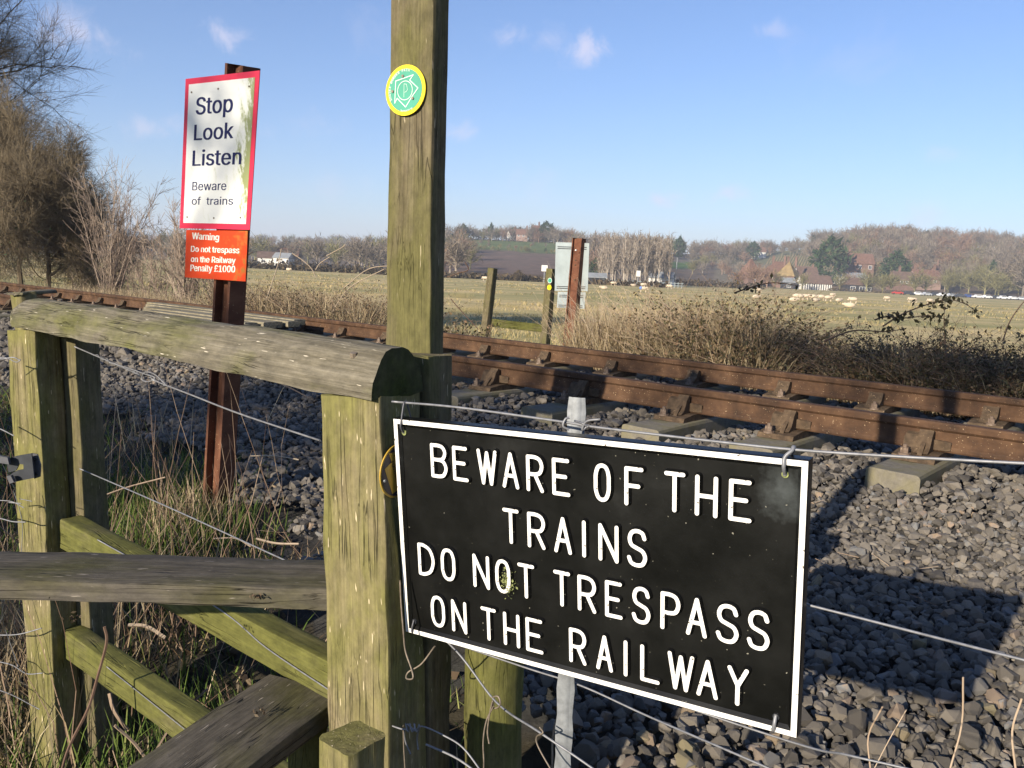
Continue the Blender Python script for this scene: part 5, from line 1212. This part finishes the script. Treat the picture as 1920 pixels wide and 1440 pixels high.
TT = {'bare': [crown_template(i, 'bare') for i in range(6)], 'poplar': [crown_template(20 + i, 'poplar') for i in range(4)], 'ever': [crown_template(40 + i, 'ever') for i in range(3)]}
M_FAR = mat_tint('far_bare_crown', [(0, (.085, .065, .05)), (.5, (.16, .13, .098)), (.9, (.25, .205, .155)), (1, (.32, .28, .22))])
M_FARR = mat_tint('far_russet_crown', [(0, (.11, .065, .045)), (.5, (.21, .13, .085)), (1, (.3, .2, .14))])
M_FARG = mat_tint('far_olive_crown', [(0, (.08, .075, .035)), (.5, (.16, .145, .06)), (1, (.24, .22, .11))])
M_EVER = mat_tint('far_evergreen', [(0, (.012, .025, .012)), (.5, (.03, .055, .022)), (1, (.06, .09, .035))])
FV = {k: [m_.mesh('far_' + k, False, True) for m_ in v] for k, v in TT.items()}
TM = {}
def far_tree(x, Y, h, kind, mat, label, group, wx=1.0, name='tree'):
    X = (x - 960) / FPX * Y; e = empty(name, (X, Y, float(gz(X, Y)) - .1), label, 'tree', group, float(rng.uniform(0, 6.28)))
    i = int(rng.integers(len(TT[kind]))); key = (kind, i, mat.name)
    if key not in TM:
        # trunk and crown apart: the first prism(s) are the trunk
        src = TT[kind][i]; me = src.mesh(kind + '_crown', False, True); me.materials.append(mat); TM[key] = me
    put('crown', TM[key], None, e, PM[e] @ Matrix.Diagonal((h * wx, h * wx, h, 1)))
    return e
# woods: one mass each, of real crowns
def woods(name, spots, mat_of):
    by = {}
    for (x, y, h, kind, mat) in spots: by.setdefault(mat.name, []).append((x, y, h, kind, mat))
    for mn_, L_ in by.items():
        mb = MB()
        for (x, y, h, kind, mat) in L_:
            src = TT[kind][rng.integers(len(TT[kind]))]; a = rng.uniform(0, 6.28); c, s_ = math.cos(a) * h, math.sin(a) * h; z0 = float(gz(x, y)) - .2; dt = rng.uniform(-.16, .16)
            w_ = rng.uniform(.85, 1.3); off = mb.n
            for v in [np.concatenate(src.v)]:
                W = np.stack([(v[:, 0] * c - v[:, 1] * s_) * w_ + x, (v[:, 0] * s_ + v[:, 1] * c) * w_ + y, v[:, 2] * h + z0], 1); mb.v.append(W); mb.n += len(v)
            for f, t in zip(src.f, src.t): mb.f.append(f + off); mb.t.append(np.clip(t + dt, 0, 1))
        o = put(name, mb.mesh(name, False, True), L_[0][4]); tag(o, kind='stuff')
spots = []
def wood(xa, xb, e0, e1, n, hmin, hmax, mats=None, kind='bare', Ymax=1e9):
    """trees between picture columns xa..xb where the ground stands e0..e1 pixels above eye level."""
    c = 0; tries = 0
    while c < n and tries < n * 40:
        tries += 1; x = rng.uniform(xa, xb); r0 = np.interp(x, HX, HR0); r1 = np.interp(x, HX, HR1); Y = rng.uniform(r0 + 4, min(r1 * 1.06, Ymax)); X = (x - 960) / FPX * Y
        e = (float(gz(X, Y)) - 1.55) / Y * FPX
        if e0 <= e <= e1:
            m_ = mats or (M_FAR if rng.random() < .7 else (M_FARR if rng.random() < .6 else M_FARG))
            k = kind if rng.random() > .03 else 'ever'
            spots.append((X, Y, rng.uniform(hmin, hmax) * (1 if k != 'ever' else .8), k, M_EVER if k == 'ever' else m_)); c += 1
wood(250, 740, -20, 60, 330, 9, 15)
wood(-700, 250, -20, 60, 130, 9, 16)
wood(700, 860, -20, 60, 60, 9, 13)
wood(800, 1090, 50, 60, 62, 7, 12); wood(840, 1060, 32, 35, 40, 2, 4, M_FARG); wood(840, 1060, 36, 48, 20, 2, 3.5)
wood(1050, 1130, -10, 60, 46, 7, 12)
wood(1095, 1385, 36, 60, 110, 8, 13)
wood(1260, 1400, 5, 40, 34, 5, 9)
wood(1380, 1520, 44, 62, 44, 7, 12)
wood(1505, 2100, 30, 95, 420, 10, 16); wood(1560, 2100, 6, 32, 150, 8, 13); wood(1760, 2150, -12, 30, 90, 9, 13, M_FARG)
wood(1100, 1240, -14, 36, 95, 11, 15, M_FAR, 'poplar'); 
woods('woodland', spots, None)
# hedges along the far edge of the pasture
hd = MB()
for (xa, xb, Y, h, n) in ((400, 1240, 205, 1.5, 2600), (430, 760, 260, 2.5, 900), (1230, 1420, 290, 2.4, 900), (1540, 1800, 372, 1.6, 500), (780, 1110, 566, 7, 2600), (780, 1110, 548, 3, 1200), (1380, 1520, 660, 7, 1200), (200, 760, 900, 10, 3000), (1100, 1400, 566, 6, 1600)):
    x = rng.uniform(xa, xb, n); X = (x - 960) / FPX * Y; P = np.stack([X, Y + rng.normal(0, .8, n), np.zeros(n)], 1); P[:, 2] = gz(P[:, 0], P[:, 1]) + rng.uniform(0, h, n) * rng.uniform(.5, 1, n); leaves(hd, P, rng.uniform(.5, 1.3, n), rng.uniform(0, .8, n), 1)
M_HEDGE = mat_tint('far_hedge', [(0, (.035, .028, .018)), (.5, (.085, .062, .035)), (1, (.15, .11, .06))]); tag(put('field_hedge', hd.mesh('field_hedge', False, True), M_HEDGE), kind='stuff')
# trees one can tell apart
EV = 'ever'
for (x, Y, h, kd, mt, lb, wx, nm) in (
    (858, 545, 9, EV, M_EVER, 'round dark evergreen on the ridge nearest the tall post', 1.1, 'evergreen_tree'), (908, 550, 11, EV, M_EVER, 'narrow dark evergreen on the ridge left of the red houses', .5, 'evergreen_tree'),
    (930, 548, 9, 'bare', M_FARR, 'brownish bare tree beside the white gable on the ridge', 1, 'bare_tree'), (1010, 552, 13, EV, M_EVER, 'large dark evergreen right of the red houses on the ridge', 1.2, 'evergreen_tree'), (982, 550, 13, 'bare', M_FAR, 'round bare tree between the red houses and the dark evergreen', 1, 'bare_tree'),
    (1052, 545, 12, 'bare', M_FARR, 'orange brown tree above the far railway sign', 1, 'bare_tree'), (1083, 500, 13, 'bare', M_FAR, 'pale bare tree above the far railway sign', 1.1, 'bare_tree'),
    (1258, 540, 14, EV, M_EVER, 'dark evergreen on the skyline above the poplars', .8, 'evergreen_tree'), (1395, 600, 13, EV, M_EVER, 'dark pine beside the white house on the skyline', 1.0, 'pine_tree'),
    (1538, 425, 24, EV, M_EVER, 'big dark pine above the long timbered barn', .95, 'pine_tree'), (1662, 420, 17, EV, M_EVER, 'bright green rounded evergreen in the middle of the village', 1.1, 'evergreen_tree'), (1684, 415, 9, EV, M_EVER, 'small dark conifer right of the bright green one', .8, 'evergreen_tree'),
    (1476, 440, 8, EV, M_EVER, 'small dark conifer above the yellow roofed house', .8, 'evergreen_tree'), (1840, 420, 13, EV, M_EVER, 'dark conifer among the woods at the right', .6, 'evergreen_tree'),
    (872, 300, 9.5, 'bare', M_FARG, 'olive bare tree at the field edge left of the far stile', 1.2, 'bare_tree'), (1490, 370, 8, 'bare', M_FARG, 'bushy tree left of the timbered barn', 1.1, 'bare_tree'), (1656, 374, 11, 'bare', M_FARG, 'olive bare tree partly hiding the house with a row of white windows', 1.2, 'bare_tree'), (1700, 374, 12, 'bare', M_FARG, 'olive bare tree partly hiding the large red roofed house', 1.3, 'bare_tree'), (1560, 384, 9, 'bare', M_FARG, 'olive bare tree between the two barns', 1.3, 'bare_tree'), (1425, 350, 9, 'bare', M_FARR, 'russet bushy tree before the brick oast house', 1.3, 'bare_tree'), (1610, 375, 11, 'bare', M_FARG, 'olive bare tree in front of the village centre', 1.1, 'bare_tree'),
    (1640, 372, 10, 'bare', M_FARG, 'olive bare tree between the dark barn and the parked cars', 1.2, 'bare_tree'), (1580, 385, 10, 'bare', M_FARR, 'russet bare tree behind the dark barn', 1, 'bare_tree'), (1400, 330, 11, 'bare', M_FARR, 'russet tree left of the yellow roofed house', 1.2, 'bare_tree'), (1370, 330, 8, 'bare', M_FARR, 'orange brown bushy tree behind the straw bush', 1.3, 'bare_tree'),
    (1440, 360, 9, 'bare', M_FARG, 'olive bushy tree in front of the yellow roofed house', 1.2, 'bare_tree'), (1755, 395, 17, 'bare', M_FAR, 'tall pale stemmed birch right of the red roofs', .6, 'birch_tree'), (1865, 385, 19, 'bare', M_FAR, 'tall pale bare tree at the right of the village', .9, 'bare_tree'),
    (1900, 380, 22, 'bare', M_FAR, 'tallest pale bare tree at the right edge', 1, 'bare_tree'), (1800, 384, 12, 'bare', M_FARG, 'olive bare tree behind the parked cars', 1.2, 'bare_tree'), (1720, 380, 11, 'bare', M_FARG, 'bare tree behind the left end of the parked cars', 1.2, 'bare_tree'), (1850, 378, 12, 'bare', M_FARG, 'bushy bare tree behind the white parked cars', 1.3, 'bare_tree')):
    far_tree(x, Y, h, kd, mt, lb, None, wx, nm)
for i in range(58):
    x = rng.uniform(1112, 1248); Y = rng.uniform(228, 300); far_tree(x, Y, rng.uniform(11.5, 15), 'poplar', M_FARP if 'M_FARP' in globals() else globals().setdefault('M_FARP', mat_tint('poplar_stem', [(0, (.13, .1, .075)), (.5, (.23, .185, .145)), (1, (.38, .33, .27))])), 'slender pale poplar in the plantation right of the far railway sign', 'poplars in the plantation', .9, 'poplar_tree')
far_tree(962, 203, 2.6, EV, M_HEDGE, 'round gorse bush at the field edge between the far stile posts', None, 1.3, 'gorse_bush'); 
# vineyard rows
vy = MB(); 
for k in range(46):
    Y = 415 + k * 4.2; 
    for j in range(26):
        x = 1400 + j * 5.2 + k * .6; X = (x - 960) / FPX * Y; z = float(gz(X, Y)); vy.box((X, Y, z + .7), (.12, .12, 1.3), rng.uniform(.0, .5))
tag(put('vineyard_posts', vy.mesh('vineyard_posts', False, True), M_STRAW), kind='stuff')

# ---- houses
M_BRICK = mat_plain('brick_wall', (.17, .105, .08), .9, .2, 0, .2, .8); M_ROOF = mat_plain('tile_roof', (.16, .09, .065), .9, .2, 0, .3, 1.2); M_ROOFY = mat_plain('lichen_roof', (.24, .17, .08), .9, .2, 0, .35, .8)
M_ROOFB = mat_plain('brown_roof', (.13, .085, .065), .9, .2, 0, .25, 1); M_HW = mat_plain('white_render', (.66, .63, .58), .8, .3, 0, .06, 1); M_PINK = mat_plain('pink_render', (.28, .19, .155), .8, .3, 0, .1, 1)
M_GREY = mat_plain('grey_roof', (.22, .23, .24), .8, .3, 0, .2, 1); M_BLK = mat_plain('dark_boards', (.03, .03, .035), .8, .3, 0, .2, 1); M_GLASS = mat_plain('window_glass', (.03, .035, .045), .15, .5, 0, .1, 1); M_WF = mat_plain('window_frame', (.75, .74, .72), .6, .3, 0, .03, 1)
def house(label, x, Y, w, d, eave, roof, wall, rmat, wins=(), chim=(), rz=0.0, hip=0, cat='house', name='house', studs=0, dz=0.0):
    X = (x - 960) / FPX * Y; e = empty(name, (X, Y, float(gz(X, Y)) - .3 + dz), label, cat, None, rz); Mx = PM[e]; hw, hd_ = w / 2, d / 2
    mb = MB(); mb.box((0, 0, eave / 2), (w, d, eave))
    if not hip:
        V = [(-hw, -hd_, eave), (-hw, hd_, eave), (-hw, 0, eave + roof), (hw, -hd_, eave), (hw, hd_, eave), (hw, 0, eave + roof)]; mb.add(V, [[0, 1, 2], [3, 5, 4]])
    put('wall', mb.mesh('wall'), wall, e, Mx)
    mb = MB(); o = .35; th = .22; hx = hw + o; hy = hd_ + o; zr = eave + roof; ze = eave - roof * o / hd_; tp_ = hx - (d * .5 if hip else 0)
    V = [(-hx, -hy, ze), (hx, -hy, ze), (tp_, 0, zr), (-tp_, 0, zr), (hx, hy, ze), (-hx, hy, ze)]; V2 = [(a, b, c + th) for a, b, c in V]
    fs_ = [[0, 1, 2, 3], [4, 5, 3, 2]] + ([[1, 4, 2, 2], [5, 0, 3, 3]] if hip else [])
    V_ = V + V2; F = [[a + 6 for a in f] for f in fs_] + [f[::-1] for f in fs_] + [[0, 1, 7, 6], [4, 5, 11, 10], [1, 4, 10, 7], [5, 0, 6, 11]]
    q4 = [f for f in F if len(set(f)) == 4]; t3 = [list(dict.fromkeys(f)) for f in F if len(set(f)) == 3]
    mb.add(V_, q4)
    if t3: mb.f.append(np.array(t3)); mb.t.append(np.full(len(t3), .5))
    put('roof', mb.mesh('roof'), rmat, e, Mx)
    for (cx, cy, ch) in chim:
        mb = MB(); mb.box((cx, cy, zr + ch / 2 - 1.0), (.9, .7, ch + 2)); mb.box((cx, cy, zr + ch + .1), (1.1, .9, .22)); tube(mb, [(cx, cy, zr + ch + .2), (cx, cy, zr + ch + .8)], .16, 6); put('chimney', mb.mesh('chimney'), M_BRICK, e, Mx)
    for (wx, wz, ww, wh) in wins:
        fr = MB(); y0 = -hd_ - .05
        for (a, b_, c, dd) in ((wx - ww / 2, wz, .12, wh), (wx + ww / 2, wz, .12, wh), (wx, wz - wh / 2, ww, .12), (wx, wz + wh / 2, ww, .12), (wx, wz, .08, wh)): fr.box((a, y0, b_), (c, .12, dd))
        f_ = put('window', fr.mesh('window'), M_WF, e, Mx); mb = MB(); mb.box((wx, y0 + .02, wz), (ww - .1, .03, wh - .1)); put('pane', mb.mesh('pane'), M_GLASS, f_, Mx)
    for k in range(studs):
        mb = MB(); mb.box((-hw + w * (k + .5) / studs, -hd_ - .06, eave / 2), (.34, .1, eave)); put('stud', mb.mesh('stud'), M_BLK, e, Mx)
    return e
house('white gabled house at the left of the ridge top group', 947, 560, 5, 5, 4, 3, M_HW, M_ROOF, [(-2, 3.5, 1, 1.2), (2, 3.5, 1, 1.2)], [(2, 0, 1.5)], .5)
house('pink walled house on the ridge top', 965, 556, 7, 6, 4.5, 3, M_PINK, M_ROOF, [(-2, 3.6, 1.1, 1.3), (1, 3.6, 1.1, 1.3)], [(3, 0, 2)], 0)
house('brick house behind the trees on the ridge top', 996, 562, 9, 7, 5.5, 4.5, M_BRICK, M_ROOF, [(0, 3.6, 1.1, 1.3)], [(0, 0, 2)], .3)
house('brick house with steep roof and chimneys left of the barn', 1445, 405, 13, 9, 6, 5.5, M_BRICK, M_ROOF, [(-4, 3.8, 1.2, 1.4), (-1, 3.8, 1.2, 1.4)], [(-3, 0, 2.2), (4, 0, 2.2)], .1, 1)
house('house with yellow lichen on its steep roof', 1463, 398, 8, 9, 6, 6, M_BRICK, M_ROOFY, [(0, 3.8, 1.2, 1.4)], [(-2, 0, 2), (3, 0, 1.8)], -.6, 1)
house('white cottage behind the lichen roofed house', 1495, 408, 9, 7, 6.5, 3.5, M_HW, M_ROOFB, [(-3, 4, 1.1, 1.2), (0, 4, 1.1, 1.2), (3, 4, 1.1, 1.2)], [(3, 0, 1)], 0)
house('small brick oast house at the left end of the village', 1392, 392, 7, 7, 5.5, 6.5, M_BRICK, M_ROOF, [(0, 3, 1, 1.2)], [], .4, 1)
house('long barn with white boarded front below a brown roof', 1512, 384, 13, 7, 3.2, 3.2, M_HW, M_ROOFB, [], [], 0.02, 0, 'barn', 'barn', 13)
house('long brown roofed wing left of the white fronted barn', 1497, 389, 9, 6, 3.4, 3.4, M_BLK, M_ROOFB, [], [], 0.02, 1, 'barn', 'barn')
house('low dark boarded barn with glass front beside the parked cars', 1592, 381, 11, 7, 3.4, 2.6, M_BLK, M_ROOFB, [(-3, 1.6, 2, 1.8), (1, 1.6, 2.4, 1.8), (4, 1.6, 1.4, 1.8)], [], 0.0, 1, 'barn', 'barn')
house('small dark shed left of the white fronted barn', 1463, 382, 5, 4, 3.2, 1.6, M_BLK, M_GREY, [(0, 1.6, 1.6, 1.6)], [], 0, 0, 'shed', 'shed')
house('brick house with white windows high above the village', 1592, 440, 12, 8, 7, 4.5, M_BRICK, M_ROOF, [(-1, 5, 1.6, 1.7), (4, 5, 1.6, 1.7)], [(-5.2, 0, 2.4)], 0, dz=3)
house('long low building with a pale grey roof', 1578, 425, 13, 7, 3.6, 2, M_HW, M_GREY, [(-3, 2, 1.8, 1.2), (2, 2, 2.4, 1.2)], [], .05, dz=1)
house('brick house with a row of white windows in the village', 1672, 405, 9.5, 7, 4.8, 3.6, M_BRICK, M_ROOFB, [(-1.5, 3.9, 1.3, 1.3), (1, 3.9, 1.3, 1.3), (3.5, 3.9, 1.3, 1.3)], [(-1, 0, 2.2)], .12)
house('large red roofed house with several chimneys', 1715, 408, 12, 8, 5, 4, M_PINK, M_ROOF, [(-4, 4, 1.2, 1.3), (3, 4, 1.2, 1.3)], [(-5, 0, 1.8), (4.5, 0, 2.6)], .1)
house('red roofed wing behind the large house', 1738, 416, 8, 7, 6, 4.4, M_BRICK, M_ROOF, [(0, 4, 1.2, 1.3)], [(0, 0, 2.4)], .8)
house('white cottage with a brown roof at the left of the valley', 496, 330, 7, 6, 3, 2, M_HW, M_ROOFB, [(-1.5, 1.7, 1, 1)], [], .2)
house('low brick barn between the two white cottages', 512, 334, 9, 6, 2.6, 2.2, M_BRICK, M_ROOFB, [], [], 0, 0, 'barn', 'barn')
house('second white cottage at the left of the valley', 525, 328, 6, 5, 3.2, 1.6, M_HW, M_GREY, [(1, 1.7, 1, 1)], [], -.2)
house('red brick house behind the second white cottage', 535, 340, 8, 6, 4.2, 2.6, M_BRICK, M_ROOF, [], [(1, 0, 1)], 0)
house('white house alone on the skyline beside a pine', 1402, 620, 10, 7, 5, 3, M_HW, M_ROOF, [], [], .1)
house('small dark shelter at the pasture edge right of the poplars', 1228, 262, 7, 5, 2.6, 1.5, M_HW, M_GREY, [], [], -.3, 0, 'shed', 'shed')
house('dark field shelter behind the far railway sign', 1108, 212, 4, 3, 2.0, .8, M_BLK, M_GREY, [], [], 0, 0, 'shed', 'shed')
# ---- fence of pale posts by the poplars
ff = empty('paddock_fence', tuple(G(22, 206)), 'pale post and rail paddock fence at the foot of the poplars', 'fence')
for i in range(22):
    x = 1120 + i * 7; Y = 208; X = (x - 960) / FPX * Y; mb = MB(); mb.box((X, Y, float(gz(X, Y)) + .65), (.14, .14, 1.4)); put('post', mb.mesh('post'), M_ALU, ff)
for z in (.6, 1.15):
    mb = MB(); X0, X1_ = [(x - 960) / FPX * 208 for x in (1118, 1270)]; mb.box(((X0 + X1_) / 2, 207.9, FIELD + z), (X1_ - X0, .06, .12)); put('rail', mb.mesh('rail'), M_ALU, ff)
for (x, y, Y, w, h, lb) in ((1021, 503, 190, 1.3, 1.3, 'small white board on a pole at the far field edge'), (1197, 513, 215, 1.0, 1.4, 'small white notice by the poplar plantation'), (1269, 494, 240, .22, 3.0, 'pale upright pole at the pasture edge')):
    c = at(x, y, Y); e = empty('field_notice', (c[0], Y, float(gz(c[0], Y))), lb, 'notice board'); mb = MB(); mb.box((c[0], Y, c[2]), (w, .08, h * 1.0)); put('board', mb.mesh('board'), M_HW, e)
    g0 = float(gz(c[0], Y)); mb = MB(); mb.box((c[0], Y + .1, (g0 + c[2]) / 2), (.14, .1, max(.3, c[2] - g0))); put('pole', mb.mesh('pole'), M_GREY, e)
# ---- cars
M_TYRE = mat_plain('tyre', (.02, .02, .02), .9)
def car_mesh():
    mb = MB(); P = [(-2.1, .35), (-2.15, .75), (-1.9, .95), (-1.35, 1.0), (-.75, 1.42), (.75, 1.45), (1.35, 1.02), (2.0, .9), (2.15, .65), (2.1, .35)]
    n = len(P); V = [(x, y, z) for y in (-.82, .82) for x, z in P]; mb.add(V, [[i, (i + 1) % n, n + (i + 1) % n, n + i] for i in range(n)]); mb.f.append(np.array([list(range(n))[::-1], list(range(n, 2 * n))])); mb.t.append(np.array([.5, .5])); body = mb.mesh('body')
    mb = MB(); 
    for s_ in (-1, 1): mb.add([(x, s_ * .84, z) for x, z in ((-1.2, 1.02), (-.7, 1.34), (.7, 1.36), (1.2, 1.04))], [[0, 1, 2, 3]])
    mb.add([(1.0, -.7, 1.3), (1.0, .7, 1.3), (1.42, .7, 1.04), (1.42, -.7, 1.04)], [[0, 1, 2, 3]]); win = mb.mesh('window')
    wh = []
    mb = MB(); tube(mb, [(0, -.1, 0), (0, .1, 0)], .33, 12); return body, win, mb.mesh('wheel')
cb, cw, cwh = car_mesh(); cwh.materials.append(M_TYRE); cw.materials.append(M_GLASS)
cols = {'white': (.75, .75, .75), 'silver': (.4, .42, .45), 'dark': (.03, .035, .045), 'blue': (.03, .06, .2), 'red': (.35, .03, .02)}
cmat = {k: mat_plain('car_' + k, v, .3, .5, 0, .03, 1) for k, v in cols.items()}
for i, (x, c) in enumerate(((1668, 'red'), (1688, 'dark'), (1706, 'white'), (1722, 'silver'), (1738, 'dark'), (1752, 'white'), (1768, 'silver'), (1784, 'dark'), (1800, 'blue'), (1818, 'white'), (1834, 'white'), (1852, 'dark'), (1864, 'white'), (1882, 'white'), (1900, 'silver'), (1918, 'dark'))):
    Y = 352 + rng.uniform(-1.5, 1.5); X = (x - 960) / FPX * Y; e = empty('parked_car', (X, Y, float(gz(X, Y)) + .0), f'{c} car in the row parked along the far edge of the pasture', 'car', 'cars parked at the far edge of the pasture', float(rng.uniform(-.35, .35)))
    b_ = cb.copy() if False else cb; me = cb.copy(); me.materials.append(cmat[c]); put('body', me, None, e, PM[e]); put('window', cw, None, e, PM[e])
    for a in (-1.35, 1.35):
        for s_ in (-.78, .78): put('wheel', cwh, None, e, PM[e] @ Matrix.Translation((a, s_, .33)))
# ---- sheep
M_WOOL = mat_plain('wool', (.55, .45, .33), .95, .1, 0, .15, 3); M_FACE = mat_plain('sheep_face', (.3, .25, .2), .9)
def ellip(mb, c, r, n=10, m=7):
    V = []; 
    for i in range(m + 1):
        a = math.pi * i / m
        for j in range(n): b = 2 * math.pi * j / n; V.append((c[0] + r[0] * math.cos(a), c[1] + r[1] * math.sin(a) * math.cos(b), c[2] + r[2] * math.sin(a) * math.sin(b)))
    idx = np.arange((m + 1) * n).reshape(m + 1, n); mb.add(V, np.stack([idx[:-1], idx[1:], np.roll(idx[1:], -1, 1), np.roll(idx[:-1], -1, 1)], -1).reshape(-1, 4))
def sheep_mesh(lying):
    mb = MB(); z = .62 if not lying else .34; ellip(mb, (0, 0, z), (.58, .27, .29)); ellip(mb, (.50, 0, z + .10), (.22, .13, .17)); ellip(mb, (.68, 0, z + (.08 if lying else -.12)), (.17, .085, .1))
    if not lying:
        for a in (-.36, .36):
            for s_ in (-.13, .13): tube(mb, [(a, s_, 0), (a, s_, .45)], [.035, .06], 6)
    for s_ in (-.1, .1): ellip(mb, (.6, s_, z + .16), (.03, .08, .03), 5, 3)
    me = mb.mesh('sheep', True); me.materials.append(M_WOOL); return me
SHM = [sheep_mesh(False), sheep_mesh(True)]
for i, (x, y, l, lb) in enumerate(((901, 526, 0, 0), (949, 524, 1, 0), (1012, 528, 0, 0), (1123, 542, 1, 'lying sheep just right of the far railway sign'), (1139, 535, 0, 0), (1178, 537, 1, 0), (1195, 538, 0, 0), (1196, 547, 0, 'sheep with a blue marked rump right of the far railway sign'), (1245, 541, 0, 0),
    (1477, 566, 1, 0), (1481, 560, 0, 0), (1490, 562, 0, 0), (1498, 561, 0, 0), (1506, 561, 0, 0), (1514, 562, 0, 0), (1518, 567, 1, 0), (1528, 562, 0, 0), (1541, 564, 0, 0), (1548, 557, 0, 0), (1561, 566, 1, 0), (1588, 568, 0, 0), (1582, 577, 1, 'lying sheep in front of the main flock'), (1651, 564, 0, 0), (1695, 566, 0, 0), (1702, 567, 0, 0), (1731, 569, 0, 0), (1744, 570, 0, 0), (1407, 560, 1, 0), (1412, 547, 0, 0), (534, 507, 1, 0))):
    v = y - (505 + .0476 * (x - 960)); Y = 2.6 * FPX / v; X = (x - 960) / FPX * Y
    s_ = put('sheep', SHM[l], None, None, Matrix.Translation((X, Y, float(gz(X, Y)))) @ Matrix.Rotation(rng.uniform(-.5, .5) + (math.pi if rng.random() < .5 else 0), 4, 'Z') @ Matrix.Scale(1.05, 4))
    tag(s_, lb or ('sheep of the flock gathered on the pasture in front of the timbered barn' if 1470 < x < 1600 else ('sheep grazing far out at the right of the pasture' if x > 1600 else 'sheep grazing far out on the pasture near the far sign')), 'sheep', 'sheep of the flock by the barn' if 1470 < x < 1600 else ('sheep at the right of the pasture' if x > 1600 else 'sheep scattered over the pasture'))
    if x == 1196:
        mb = MB(); ellip(mb, (-.36, 0, .64), (.26, .26, .27)); bl = put('marking', mb.mesh('marking', True), mat_plain('blue_mark', (.1, .2, .5)), s_, PM[s_]); s_.rotation_euler = (0, 0, 0)

# ------------------------------------------------------------------ the valley air
mb = MB(); mb.box((0, 1500, 64), (6000, 5000, 132.2)); me = mb.mesh('haze'); hm = bpy.data.materials.new('haze'); hm.use_nodes = True; nt = hm.node_tree; nt.nodes.clear()
pv = N(nt, 'ShaderNodeVolumePrincipled'); pv.inputs['Density'].default_value = .00040; pv.inputs['Color'].default_value = (.80, .87, 1, 1); ou = N(nt, 'ShaderNodeOutputMaterial'); L(nt, pv, 0, ou, 'Volume')
tag(put('haze', me, hm), kind='stuff')
